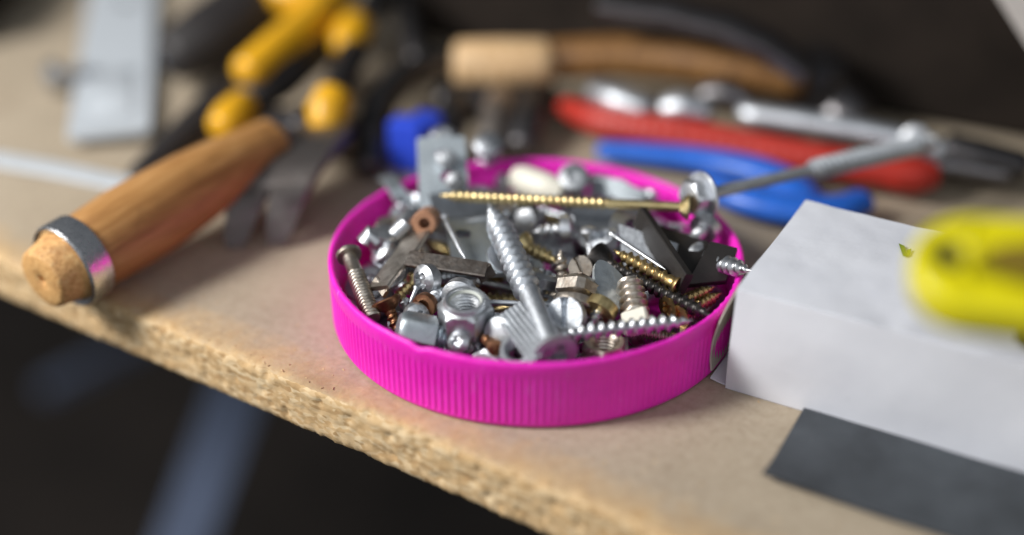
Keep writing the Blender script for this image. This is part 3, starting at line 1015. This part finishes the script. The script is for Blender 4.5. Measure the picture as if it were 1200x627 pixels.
# white wall plug at the back
b = MB(); P0, P1 = W(602, 207, 19), W(660, 227, 19.5); L = (P1 - P0).length
b.lathe([(1.5, 0), (3.4, .8), (4.2, 3), (4.4, 7), (4.3, L - 6), (3.6, L - 3), (2.2, L)], 22)
tag(b.build('white_wall_plug', 'white_plastic', None, aim(P0, P1)), 'cream white plastic wall plug lying at the back rim', 'wall plug')
# rounded steel bracket half visible at the back
b = MB(); b.ribbon((W(694, 218, 19), W(722, 221, 20), W(752, 236, 18)), (0, .8, .6), 6.0, 1.2)
tag(b.build('metal_strip', 'galvanised'), 'bluish curved metal strip lying at the back rim behind the yellow long screw', 'strip')
# flat pieces
def flat(name, label, cat, px, py, z, outline, t_, mat, az, tilt, roll, holes=()):
    tag(plate_mesh(outline, t_, holes).build(name, mat, None, lying(W(px, py, z), az, tilt, roll)), label, cat)
flat('flat_spatula', 'bluish lens shaped flat metal blade left of the threaded insert', 'blade', 716, 338, 19.0, [(5.0 * math.cos(a) * (1 - .25 * math.sin(a)), 8.2 * math.sin(a)) for a in [2 * PI * k / 28 for k in range(28)]], 1.2, 'galvanised', .45, math.radians(28), math.radians(12))
flat('brushed_tab', 'brushed metal tab wedged beside the black bracket', 'tab', 752, 296, 21.0, [(-9, 5), (8, 5.5), (9, 1), (3, -6), (-2, -7)], 1.2, 'zinc', -.55, math.radians(30), math.radians(8))
flat('flat_washer', 'large flat washer tilted behind the brushed tab', 'washer', 742, 268, 21.5, [(6.6 * math.cos(2 * PI * k / 36), 6.6 * math.sin(2 * PI * k / 36)) for k in range(36)], 1.2, 'bright_zinc', 0, math.radians(22), math.radians(10), [(0, 0, 2.6, 2.6)])
flat('flat_washer', 'washer under the large screw point beside the perforated plate', 'washer', 590, 305, 19.5, [(5 * math.cos(2 * PI * k / 36), 5 * math.sin(2 * PI * k / 36)) for k in range(36)], 1.1, 'bright_zinc', 0, math.radians(18), math.radians(24), [(0, 0, 2.4, 2.4)])
flat('grey_shim', 'dark grey flat shim in the centre behind the upright screw point', 'shim', 702, 262, 19.5, rrect(12, 15, 1.0), 1.0, 'dull_zinc', .3, math.radians(14), math.radians(-8))
flat('grey_shim', 'grey flat shim at the left behind the bent bracket', 'shim', 540, 243, 20, rrect(17, 10, 1.0), 1.0, 'dull_zinc', .2, math.radians(18), math.radians(4))

# black angle bracket
A, B = W(750, 254, 26.5), W(803, 333, 22.5)
C, D = W(812, 281, 25.5), W(862, 290, 26.0)
t = thing('angle_bracket', 'black plastic angle bracket at the right of the pile', 'bracket')
b = MB(); b.ribbon((A, B), Vector((0.12, 0.45, .9)), 6.0, 2.4); b.build('left_wall', 'black_plastic', t)
def quad_prism(q, th):
    q = [Vector(p) for p in q]; n_ = (q[1] - q[0]).cross(q[3] - q[0]).normalized() * th
    b = MB(); rows = []
    c0 = sum(q, Vector()) / 4
    for off, k in ((0, .97), (.12, 1), (.88, 1), (1, .97)): rows.append([c0 + (p - c0) * k + n_ * off for p in q])
    b.grid(rows, True, True, True)
    return b
quad_prism((W(833, 282, 26.0), W(864, 290, 25.5), W(851, 329, 17.5), W(803, 334, 18.5)), 2.2).build('right_wall', 'black_plastic', t)
quad_prism((W(762, 259, 23.5), W(832, 284, 23.0), W(806, 332, 18.2), W(792, 322, 20.0)), 1.6).build('web', 'black_plastic', t)

# small loose pieces that dropped into the gaps between the larger ones
def stamp_object(o):
    for c in [o] + list(o.children):
        if c.type == 'MESH':
            Mw = (Matrix(c.parent.matrix_world) @ c.matrix_local) if c.parent else c.matrix_local
            for v in c.data.vertices:
                p = Mw @ v.co / MM
                ix, iy = int(p.x / G + NG / 2), int(p.y / G + NG / 2)
                if 0 <= ix < NG and 0 <= iy < NG: HM[ix, iy] = max(HM[ix, iy], p.z)
bpy.context.view_layer.update()
for o in list(COL.objects):
    if o.parent is None and o.get('category') and o.get('group') is None and o.name not in ('jar_lid', 'floor', 'workbench_top', 'trestle', 'hanger_screw'):
        stamp_object(o)
made = 0
for i in range(150):
    lim = 19.8
    if filler(rng.choice([0, 0, 2, 4, 7, 8, 12, 6, 4, 1, 7, 10]), lim, None, 30): made += 1
print('fill pass 2:', made)
bpy.context.view_layer.update()
# say where each loose piece lies by the nearest piece that can be told apart
REFS = [('the large lock nut', 546, 370), ('the thread of the large screw', 600, 300), ('the ridged plate', 615, 392), ('the black bracket', 815, 305),
        ('the leaning machine bolt', 420, 330), ('the hex bolt by the left rim', 487, 389), ('the bent bracket', 480, 300), ('the slotted grey disc', 661, 370),
        ('the front silver screw', 730, 386), ('the threaded insert', 742, 350), ('the black drywall screw', 765, 335), ('the square bolt head', 675, 330),
        ('the white wall plug', 630, 212), ('the hanger screw head', 808, 236), ('the upright plate', 530, 205), ('the tan cap', 497, 262),
        ('the wing nut', 450, 280), ('the yellow screw middle', 665, 245), ('the perforated plate', 560, 290), ('the curved metal strip', 725, 218)]
REFS = [(n_, W(x_, y_, 16)) for n_, x_, y_ in REFS]
for o in COL.objects:
    if o.parent is None and o.get('group', '').startswith('assorted'):
        p = o.matrix_world.translation / MM if o.type == 'MESH' else o.matrix_world @ Vector((0, 0, .008)) / MM
        nm, q = min(REFS, key=lambda r: (r[1].xy - p.xy).length)
        d = p - q
        side = ('right of' if d.x > 0 else 'left of') if abs(d.x) > abs(d.y) else ('behind' if d.y > 0 else 'in front of')
        depth = 'on top' if p.z > 14 else 'deep down'
        o['label'] = '%s, %s %s %s' % (o['label'].split(' half buried')[0], depth, side, nm)


# ================================================================== chisel with hooped handle
P0, P1 = W(48, 329, 12.2), W(320, 164, 20.0)
L = (P1 - P0).length
t = thing('wood_chisel', 'orange wooden chisel handle with chrome hoop lying over the bench edge', 'chisel', aim(P0, P1, .4))
b = MB()
def wob(r, z, a): return r * (1 + .012 * math.cos(2 * a + 1) + .006 * math.cos(5 * a + z * .3))
b.lathe([(10.6, 14.4), (11.0, 15.6), (11.4, 20), (11.9, 30), (11.8, 42), (11.1, 55), (9.9, 68), (8.6, L - 14), (7.8, L - 5), (7.2, L)], 48, 0, wob)
hnd = b.build('handle', 'orange_wood', t)
b = MB(); b.lathe([(0.3, 3.2), (0.9, 2.4), (1.3, .5), (1.9, .1), (4, .0), (7.3, .1), (8.0, .4), (8.5, 1.0), (9.3, 5), (10.2, 8.3), (10.2, 9)], 48, 0, lambda r, z, a: r * (1 + .010 * math.cos(3 * a) + .006 * math.cos(7 * a + 2)))
b.build('handle_butt', 'end_grain', hnd)
b = MB(); b.lathe([(10.4, 9.0), (10.3, 7.9), (11.0, 7.4), (11.6, 7.2), (12.2, 7.7), (12.3, 8.4), (12.25, 13.8), (12.1, 14.5), (11.6, 14.9), (10.8, 14.8), (10.6, 9)], 64, 0, None, False, False)
b.build('hoop', 'chrome', t, None, 30)
b = MB(); b.lathe([(7.2, L - .5), (7.3, L + .3), (7.0, L + 3), (5.5, L + 4)], 32); b.build('ferrule', 'tool_steel', t)
Mc = aim(P0, P1, .4).inverted(); b = MB(); b.ribbon([Mc @ P1, Mc @ W(345, 147, 9), Mc @ W(390, 118, 3)], (1, 0, 0), [6, 11, 11], 3); b.build('blade', 'dark_steel', t)

# ================================================================== nail puller with forked claw
t = thing('nail_puller', 'dark steel nail puller with a forked claw right of the wooden handle', 'pry bar')
cen = [W(300, 289, 1.2), W(302, 275, 4.5), W(308, 252, 9.5), W(317, 230, 13), W(330, 203, 16), W(352, 178, 17), W(374, 165, 13), W(396, 154, 6)]
wid = [19.0, 19.5, 21.0, 23.0, 25, 25, 21, 15]
gap = [6.0, 4.8, 2.8, 0.4]
wv = Vector((1, .10, .02))
for s_ in (-1, 1):
    b = MB(); rows = []
    for i in range(4):
        o0, o1 = (gap[i] / 2, wid[i] / 2) if i else (gap[i] / 2 + .3, wid[i] / 2 - 1.0)
        th = 1.6 + .5 * i
        lo, hi = cen[i] + wv * (s_ * o0), cen[i] + wv * (s_ * o1)
        u = Vector((0, .45, .9)) * th
        rows.append([lo, hi, hi + u, lo + u])
    b.grid(rows, True, True, True); b.build('claw_prong', 'claw_steel', t, None, 45)
b = MB(); rows = []
for i in range(3, len(cen)):
    c = cen[i] + Vector((0, 0, .02)); a_ = wv * (wid[i] / 2 - .05)
    u = Vector((0, .45, .9)) * (3.1 + .5 * min(i - 3, 4))
    rows.append([c - a_, c + a_, c + a_ + u, c - a_ + u])
b.grid(rows, True, True, True); b.build('bar', 'claw_steel', t, None, 50)

# ================================================================== white card box, its open flap, the yellow tool, grey abrasive sheet
BAZ = math.radians(-28.5)
b0 = W(853, 455, 0.2); BL, BW, BH = 150.0, 51.0, 29.5
M = Matrix.Translation(b0) @ Matrix.Rotation(BAZ, 4, 'Z')
t = thing('card_box', 'white cardboard box with an open end flap beside the lid', 'box', M)
def sheet(nx, ny, fn, th, nrm):
    b = MB(); rows = []
    v = [[Vector(fn(i / nx, j / ny)) for j in range(ny + 1)] for i in range(nx + 1)]
    w_ = Vector(nrm) * th
    vs = [p for r in v for p in r]; k = len(vs); n1 = ny + 1
    fs = []
    for i in range(nx):
        for j in range(ny):
            q = (i * n1 + j, i * n1 + j + 1, (i + 1) * n1 + j + 1, (i + 1) * n1 + j)
            fs += [q, tuple(x + k for x in q[::-1])]
    for i in range(nx):
        for j in (0, ny): fs.append((i * n1 + j, (i + 1) * n1 + j, (i + 1) * n1 + j + k, i * n1 + j + k))
    for j in range(ny):
        for i in (0, nx): fs.append((i * n1 + j, i * n1 + j + 1, i * n1 + j + 1 + k, i * n1 + j + k))
    b.add(vs + [p - w_ for p in vs], fs)
    return b
nz = lambda x, y, s=.05: noise.noise(Vector((x * s, y * s, 3.3)))
def topf(u, v):
    x, y = u * BL, v * BW
    e = min(1, min(v, 1 - v) * 6)
    lip = 0.9 * math.exp(-((x - 36) / 3.0) ** 2) * math.exp(-(v * 9) ** 2)
    return (x, y - (.25 * nz(x, 90, .12) if v in (0, 1) else 0), BH + 0.9 * e * nz(x, y, .035) + 0.25 * nz(x, y, .2) - lip - .5 * max(0, -nz(x, 0, .1)))
sheet(75, 24, topf, .45, (0, 0, 1)).build('top_panel', 'white_card', t, None, 40)
def frontf(u, v):
    x, z = u * BL, v * (BH - .5)
    return (x - (.6 * (1 - v)) * (1 - u), -0.25 - .6 * nz(x, z, .05) * min(1, v * 5) * min(1, (1 - v) * 5) - .5 * math.sin(PI * v), z)
sheet(75, 14, frontf, .45, (0, -1, 0)).build('front_panel', 'white_card', t, None, 40)
sheet(20, 6, lambda u, v: (u * BL, BW + .2, v * (BH - .5)), .45, (0, 1, 0)).build('back_panel', 'white_card', t)
sheet(4, 4, lambda u, v: (BL - .5, u * BW, v * (BH - .6)), .45, (1, 0, 0)).build('end_panel', 'white_card', t)
sheet(6, 4, lambda u, v: (u * (BL - 1) + .5, .3 + v * (BW - .6), .05), .4, (0, 0, 1)).build('bottom_panel', 'card_inside', t)
# inner dust flap closing the near end and the tuck flap hanging open from the top edge
sheet(6, 6, lambda u, v: (2.2 + 1.0 * math.sin(PI * u), .6 + u * (BW - 1.4), .6 + v * (BH - 2)), .4, (-1, 0, 0)).build('dust_flap', 'card_inside', t)
def flapf(u, v):
    # v = 0 at the top edge, v = 1 at its free end near the bench
    return (-.3 - 6.2 * v - 1.4 * math.sin(PI * v) + 3.4 * max(0, v - .82) * 4 * .4, .8 + u * (BW - 2.0) + .8 * v, BH - .6 - (BH - 3.2) * v)
sheet(10, 14, flapf, .45, (-1, 0, 0)).build('end_flap', 'card_inside', t, None, 40)
sheet(6, 3, lambda u, v: (-5.5 * v + .3, 1.0 + u * (BW - 2.5), .25 + .8 * v * v), .4, (0, 0, 1)).build('bottom_flap', 'white_card', t)
# scrap of green printing near the yellow tool
Mi = M.inverted()
b = MB(); q = [W(1053, 285, BH + .8), W(1060, 288, BH + .8), W(1063, 301, BH + .8), W(1058, 300, BH + .8)]
b.add([Mi @ p for p in q] , [(0, 1, 2, 3)]); q2 = [W(1062, 293, BH + .8), W(1068, 291, BH + .8), W(1066, 299, BH + .8), W(1062, 301, BH + .8)]
b.add([Mi @ p for p in q2], [(0, 1, 2, 3)])
b.build('green_print', 'green_ink', t)

# small dark case that carries the yellow tool, just at the picture's edge
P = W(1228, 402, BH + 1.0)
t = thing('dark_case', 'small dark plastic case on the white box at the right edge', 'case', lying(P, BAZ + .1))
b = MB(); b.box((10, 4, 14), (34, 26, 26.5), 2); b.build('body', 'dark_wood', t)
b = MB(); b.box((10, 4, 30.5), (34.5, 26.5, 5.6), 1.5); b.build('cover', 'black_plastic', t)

# yellow knife handle
zc = 70.0
P0, P1 = W(1064, 314, zc), W(1225, 330, zc + 1)
M = frame(P0, P1 - P0, Vector((0, .92, .38)))
t = thing('yellow_knife', 'lemon yellow knife handle with a dark hanging hole above the white box', 'knife', M)
TH = 9.0
def outline_y():
    pts = []
    for k in range(17):
        a = PI / 2 + PI * k / 16; pts.append((11.8 + 11.8 * math.cos(a), 11.8 * math.sin(a)))
    pts += [(40, -12.4), (70, -12.0), (110, -10), (112, 0), (110, 10), (70, 12), (40, 12.4)]
    return pts
yb = plate_mesh(outline_y(), TH, [(7.2, 1.2, 2.6, 2.6)])
yb.v = [(x, y, z - TH / 2) for x, y, z in yb.v]
yo = yb.build('body', 'lemon_plastic', t, None, 60)
bv = yo.modifiers.new('soft_edges', 'BEVEL'); bv.width = .0022; bv.segments = 4; bv.limit_method = 'ANGLE'; bv.angle_limit = math.radians(50)
b = MB(); rr = plate_mesh([(30 + 17 * math.cos(a) , .8 + 5.0 * math.sin(a)) for a in [2 * PI * k / 28 for k in range(28)]], 1.0); rr.v = [(x, y, z + TH / 2 - .7) for x, y, z in rr.v]
rr.build('grip_inset', 'olive_recess', t)
b = MB(); b.lathe([(2.55, -TH / 2 + .5), (2.55, TH / 2 - 1.2)], 24); b.build('hole_eyelet', 'black_plastic', t, Matrix.Translation((7.2, 1.2, 0)))

# grey abrasive sheet
q = [W(942, 481, .3), W(893, 563, .3)]
ex = Vector((math.cos(BAZ), math.sin(BAZ), 0)); ey = (q[1] - q[0]).normalized(); WL = (q[1] - q[0]).length
sh = sheet(50, 16, lambda u, v: tuple(q[0] - ey * 12 + ex * (u * 130) + ey * (v * (WL + 12)) + Vector((0, 0, .95 + .3 * nz(u * 130, v * 30, .08) + 1.6 * max(0, v - .75) ** 2 * 16 * (1 - u) ** 6))), .8, (0, 0, 1))
tag(sh.build('abrasive_sheet', 'grey_abrasive', None, None, 40), 'dark grey abrasive sheet lying under the white box', 'sandpaper')

# ================================================================== things behind, towards the left
# pale flat steel strap with slots, standing bolt beside it
M = frame(W(128, 163, 3.0) + Vector((-19, 93, 0)), Vector((.98, .2, 0)), Vector((-.2, .98, 0)))
t = thing('steel_strap', 'pale bluish flat steel strap with a hole at the far left of the bench', 'strap', M)
plate_mesh(rrect(27, 190, 2.0), 2.0, [(3, 35, 4, 5), (0, 62, 3, 3)]).build('plate', 'galvanised_pale' if 'galvanised_pale' in MATS else 'grey_plastic', t)
b = MB(); b.box((0, -60, 2.3), (15, 40, .6), .2); b.build('raised_panel', 'grey_plastic', t)
screw('machine_bolt', 'silver bolt head lying left of the pale steel strap', W(58, 90, 6.5), W(110, 84, 6.0), d=6, hd=11, hk='pan', rec='none', mat='bright_zinc', pitch=1.2, blunt=True, dome=2.5, hmat='bright_zinc')
b = MB(); b.ribbon((W(-40, 181, 1.0), W(60, 198, 1.0), W(160, 219, 1.0)), (0, 1, 0), 8.2, 1.6)
tag(b.build('flat_bar', 'grey_plastic'), 'narrow pale flat bar running under the wooden handle', 'bar')
b = MB(); b.box((0, 0, 16), (60, 120, 26), 3)
tag(b.build('dark_block', 'dark_wood', None, lying((-240, 250, 0), -.05)), 'dark brown wooden block at the far left corner', 'block')


def handle_tool(name, label, cat, segs, up=None):
    """tool made of swept segments: (part, material, [points], [radii], flat)"""
    t = thing(name, label, cat)
    for part, mat, pts, rad, fl in segs:
        b = MB(); pts = [Vector(p) for p in pts]
        if len(pts) == 2: pts = [pts[0].lerp(pts[1], k / 6) for k in range(7)]
        if len(rad) != len(pts):
            rad = [rad[0] + (rad[-1] - rad[0]) * k / (len(pts) - 1) for k in range(len(pts))]
        d0 = (pts[0] - pts[1]).normalized(); d1 = (pts[-1] - pts[-2]).normalized()
        P = [pts[0] + d0 * rad[0] * .45, pts[0] + d0 * rad[0] * .3] + pts + [pts[-1] + d1 * rad[-1] * .3, pts[-1] + d1 * rad[-1] * .45]
        Rr = [rad[0] * .45, rad[0] * .82] + list(rad) + [rad[-1] * .82, rad[-1] * .45]
        b.tube(P, Rr, 18, 0, fl); b.build(part, mat, t, None, 60)
    return t


# black handled knife and screwdriver
handle_tool('black_screwdriver', 'fat black screwdriver handle behind the pale strap', 'screwdriver', [
    ('handle', 'black_rubber', (W(360, -30, 20), W(300, 12, 19), W(245, 45, 17), W(205, 66, 14)), (17, 16, 14, 10.5), .9),
    ('end_reflection', 'bluish_reflection', (W(209, 64, 14), W(200, 69, 13.5)), (7.5, 6.0), .9)])  # bluish tone imitates the reflection on the black handle's end
handle_tool('black_file', 'thin black tool pointing at the wooden handle from behind', 'file', [
    ('body', 'black_rubber', (W(262, 112, 9), W(215, 155, 6), W(160, 203, 3.5)), (7.5, 6.0, 3.4), .6)])
# yellow and black pliers
handle_tool('yellow_pliers', 'yellow and black plier handles crossing behind the wooden handle', 'pliers', [
    ('grip', 'yellow_plastic', (W(400, -20, 26), W(365, 26, 25), W(325, 57, 24), W(290, 84, 22)), (8, 7.5, 7, 6.2), .95),
    ('shaded_underside', 'black_rubber', (W(372, 50, 18), W(325, 92, 16), W(292, 116, 13)), (8.5, 8.5, 7), .9),  # black part stands for the yellow grip's shaded underside and the black below it
    ('grip_end', 'yellow_plastic', (W(284, 122, 15.5), W(270, 138, 15), W(260, 149, 14)), (5.4, 6.4, 5.4), .95)])
handle_tool('yellow_cutters', 'yellow tipped dark cutters standing behind the forked nail puller', 'cutters', [
    ('grip_end', 'yellow_plastic', (W(392, 112, 22), W(384, 132, 18), W(382, 152, 14)), (6.2, 7.2, 5.4), 1),
    ('arm', 'dark_steel', (W(415, 60, 22), W(392, 108, 21)), (5.5, 5.0), .8),
    ('grip_end', 'yellow_plastic', (W(418, 30, 24), W(408, 46, 22), W(404, 58, 20)), (6.4, 6.8, 5.0), 1),
    ('arm', 'dark_steel', (W(460, -25, 24), W(425, 22, 24)), (6, 5.5), .8),
    ('jaw', 'dark_steel', (W(380, 150, 10), W(345, 150, 9), W(310, 140, 8)), (7, 8, 6), .8)])
handle_tool('yellow_knob_tool', 'yellow rounded tool end at the top beside the black handle', 'tool', [
    ('grip', 'yellow_plastic', (W(300, -24, 28), W(345, -4, 28), W(395, -2, 26)), (7, 8.5, 8), 1)])

# dark hook and blue clamp
handle_tool('dark_hook', 'dark grey curved steel hook behind the blue clamp', 'hook', [
    ('hook', 'dark_steel', (W(560, 72, 14), W(510, 74, 15), W(470, 92, 15), W(445, 120, 13), W(434, 160, 9), W(432, 196, 5)), (5.5, 6, 6, 6, 5.5, 5), .8),
    ('stem', 'dark_steel', (W(490, 70, 14), W(482, 40, 18), W(470, -20, 22)), (4.5, 4.5, 5), .8)])
t = thing('blue_clamp', 'royal blue plastic clamp pad behind the back left rim', 'clamp', lying(W(476, 203, 0), math.radians(-22)))
b = MB(); b.box((-.5, 4, 8.5), (11.5, 8, 17), .6); b.build('pad', 'royal_blue_plastic', t)
b = MB(); b.box((1.5, 10, 14), (9.0, 9, 5.6), .8, 0, Matrix.Rotation(-.12, 4, 'Z')); b.build('arm', 'royal_blue_plastic', t)

# combination pliers lying nose to the lid between clamp and red tool
handle_tool('dark_pliers', 'dark brown steel pliers lying behind the back rim below the wooden hammer handle', 'pliers', [
    ('jaw', 'dark_steel', (W(535, 118, 12), W(528, 150, 10), W(520, 178, 7)), (5, 5.5, 4), .8),
    ('jaw', 'brown_steel', (W(588, 112, 12), W(580, 138, 10), W(574, 168, 7)), (5, 5.5, 4), .8),
    ('handle', 'dark_steel', (W(630, 110, 10), W(618, 140, 9), W(612, 170, 6)), (5.5, 6, 5), .8),
    ('pivot', 'dark_steel', (W(520, 116, 8), W(640, 112, 8)), (8, 8), .7)])

# ================================================================== second hammer
P0, P1 = W(534, 76, 17), W(650, 75, 18); P2 = W(930, 92, 22)
t = thing('claw_hammer', 'old hammer with worn pale wooden grip end at the back of the bench', 'hammer')
handle_seg = [('grip', 'pale_wood', [P0 + Vector((2, 0, 0)), P0.lerp(P1, .5), P1 - Vector((4, 0, 0))], [8.6, 9.0, 8.8]),
              ('handle', 'shaded_amber_wood', [P1 - Vector((5, -3, 0)), W(720, 66, 20), W(800, 72, 22), P2], [7.2, 7.4, 7.2, 7.0])]
for nm, mt, pts, rad in handle_seg:
    b = MB(); d0 = (pts[0] - pts[1]).normalized(); d1 = (pts[-1] - pts[-2]).normalized()
    b.tube([pts[0] + d0 * 2.5, pts[0] + d0 * 1.6] + pts + [pts[-1] + d1 * 3, pts[-1] + d1 * 5], [rad[0] * .7, rad[0] * .93] + rad + [rad[-1] * .85, rad[-1] * .4], 24); b.build(nm, mt, t, None, 60)
b = MB(); b.box((0, 0, 0), (20, 24, 24), 4, 0, lying(W(955, 100, 16), -.3)); hh_ = b.build('hammer_head', 'dark_steel', t)
b = MB(); b.ribbon((W(945, 84, 28), W(900, 52, 36), W(850, 30, 40), W(780, 14, 42), W(700, 6, 42)), (0, 1, .4), [12, 12, 11, 10, 8], 4.5); b.build('claw', 'tool_steel', hh_, None, 60)
b = MB(); b.lathe([(8, 0), (10, 3), (10.5, 14), (9, 16)], 24); b.build('face', 'tool_steel', hh_, aim(W(968, 108, 14), W(985, 135, 8)))

# ================================================================== red handled tool
t = thing('red_multi_tool', 'steel pliers with a ribbed red grip lying behind the lid', 'pliers')
c = [W(660, 124, 9), W(700, 140, 9.5), W(760, 152, 10), W(850, 167, 10), W(940, 184, 9.5), W(1020, 198, 9), W(1060, 205, 8.5)]
def spline(pts, n):
    out = []
    for i in range(len(pts) - 1):
        p0, p1, p2, p3 = pts[max(i - 1, 0)], pts[i], pts[i + 1], pts[min(i + 2, len(pts) - 1)]
        for k in range(n):
            u = k / n; out.append(.5 * ((2 * p1) + (p2 - p0) * u + (2 * p0 - 5 * p1 + 4 * p2 - p3) * u * u + (3 * p1 - p0 - 3 * p2 + p3) * u ** 3))
    return out + [pts[-1]]
sp = spline(c, 24); N = len(sp)
b = MB(); b.tube(sp, [(3.0 + 2.6 * min(1, i / (N * .18))) * (1 if i < N * .93 else 1 - .5 * (i / N - .93) / .07) * (1 + (.015 if (i // 2) % 2 else -.015) * (1 if N * .15 < i < N * .8 else 0)) for i in range(N)], 16, 0, .95)
rg = b.build('grip', 'red_plastic', t, None, 40)
b = MB(); b.tube([W(1045, 203, 9), W(1070, 206, 9), W(1092, 205, 8)], [5.6, 6.2, 4.4], 16); b.build('grip_end', 'red_plastic', rg, None, 60)
for part, mat, pts, rad, fl in (
        ('jaw', 'zinc', (W(695, 106, 14), W(725, 116, 15), W(765, 130, 14)), (5, 6.5, 5), .8),
        ('jaw', 'zinc', (W(775, 128, 15), W(800, 124, 17), W(835, 134, 15)), (4.5, 6.2, 4.5), .8),
        ('cam', 'tool_steel', (W(820, 112, 16), W(850, 108, 18), W(880, 122, 15)), (5, 6, 5), .8),
        ('lever', 'zinc', (W(865, 132, 15), W(960, 146, 15), W(1050, 162, 14), W(1110, 178, 12)), (4.2, 4.4, 4.4, 4.2), .9),
        ('lower_lever', 'tool_steel', (W(1060, 186, 9), W(1130, 196, 8), W(1186, 206, 7)), (4.5, 4.5, 4.0), .8),
        ('tail', 'dark_steel', (W(1105, 172, 12), W(1150, 184, 11), W(1205, 196, 9)), (5.5, 6, 5), .9)):
    b = MB(); pts = spline([Vector(p) for p in pts], 6); rr = np.interp(np.linspace(0, 1, len(pts)), np.linspace(0, 1, len(rad)), rad)
    b.tube(pts, [float(x) * (.6 if i in (0, len(pts) - 1) else 1) for i, x in enumerate(rr)], 16, 0, fl); b.build(part, mat, t, None, 60)
b = MB(); b.lathe([(2.5, -.6), (4, 0), (4, 3)], 24); b.build('pivot', 'bright_zinc', t, aim(W(1072, 162, 17), W(1072, 162, 8)))

# ================================================================== blue pliers behind the lid
t = thing('blue_pliers', 'blue plastic handled pliers lying between the lid and the red grip', 'pliers')
for pts, rad in (((W(700, 176, 5), W(760, 180, 6), W(830, 188, 6.5), W(890, 201, 7), W(945, 220, 6.5)), (3.8, 4.6, 5.2, 5.8, 5)),
                 ((W(820, 212, 6), W(870, 233, 7), W(930, 246, 7), (W(980, 245, 6.5)), W(1013, 234, 6)), (4.5, 5.6, 6.0, 5.6, 4.6))):
    sp = spline([Vector(p) for p in pts], 8); rr = np.interp(np.linspace(0, 1, len(sp)), np.linspace(0, 1, len(rad)), rad)
    b = MB(); b.tube(sp, [float(x) * (.55 if i in (0, len(sp) - 1) else 1) for i, x in enumerate(rr)], 18, 0, .75); b.build('handle', 'blue_plastic', t, None, 60)
b = MB(); b.tube([W(905, 206, 6), W(930, 222, 6.5), W(950, 238, 6)], [6, 7, 6], 16, 0, .6); b.build('bridge', 'blue_plastic', t, None, 60)

# ================================================================== dark chest added in place of shadowed clutter at the back, paper against it
q0, q1 = W(560, 66, 0), W(1300, 192, 0)
az = math.atan2(q1.y - q0.y, q1.x - q0.x)
t = thing('clutter_stand_in', 'dark brown chest standing in for shadowed clutter along the back of the bench', 'chest', lying(q0, az))
b = MB(); b.box((170, 60, 45), (420, 110, 89), 3); b.build('body', 'dark_wood', t)
b = MB(); b.box((170, 59, 104), (424, 114, 26), 3); b.build('chest_lid', 'dark_wood', t)
b = MB(); b.ribbon((W(1150, -20, 60), W(1172, 60, 45), W(1196, 132, 30)), (1, .1, .1), [34, 20, 8], .5)
tag(b.build('paper_scrap', 'paper', None, Matrix.Translation((20, 0, 0))), 'pale folded paper leaning on the dark chest at the upper right', 'paper')


# ------------------------------------------------------------------ sawdust crumbs on the bench
rc = random.Random(5); b = MB()
ed = Vector((math.cos(EAZ), math.sin(EAZ), 0)); en = Vector((-math.sin(EAZ), math.cos(EAZ), 0))
for i in range(300):
    p = EDGE0 + ed * rc.uniform(-40, 330) + en * (2.5 + 26 * rc.random() ** 2.2 if i < 220 else rc.uniform(5, 160))
    if p.xy.length < 57: continue
    h = rc.uniform(.08, .26); a = rc.uniform(0, PI); l = h * rc.uniform(1, 3.2)
    x = Vector((math.cos(a), math.sin(a), 0)) * l; y = Vector((-math.sin(a), math.cos(a), 0)) * h; z = Vector((0, 0, h * .9))
    b.add([p - x - y, p + x - y * .6, p + x * .8 + y, p - x * .7 + y, p + z - x * .4, p + z * .8 + x * .5], [(0, 1, 5, 4), (1, 2, 5), (2, 3, 4, 5), (3, 0, 4), (0, 3, 2, 1)])
plain('sawdust', s2l(196, 166, 124), 0.8, 300, 0.2)
tag(b.build('sawdust', 'sawdust', None, None, 20), 'pale sawdust crumbs scattered along the chipped bench edge', 'sawdust', kind='stuff')

# ------------------------------------------------------------------ put every bare Empty at the base of its own parts
bpy.context.view_layer.update()
for o in [x for x in COL.objects if x.type == 'EMPTY' and x.matrix_world.is_identity and x.children]:
    pts = [c.matrix_world @ v.co for c in o.children_recursive for v in c.data.vertices]
    base = Vector(((min(p.x for p in pts) + max(p.x for p in pts)) / 2, (min(p.y for p in pts) + max(p.y for p in pts)) / 2, min(p.z for p in pts)))
    o.location = base
    for c in o.children:
        c.location = c.location - base
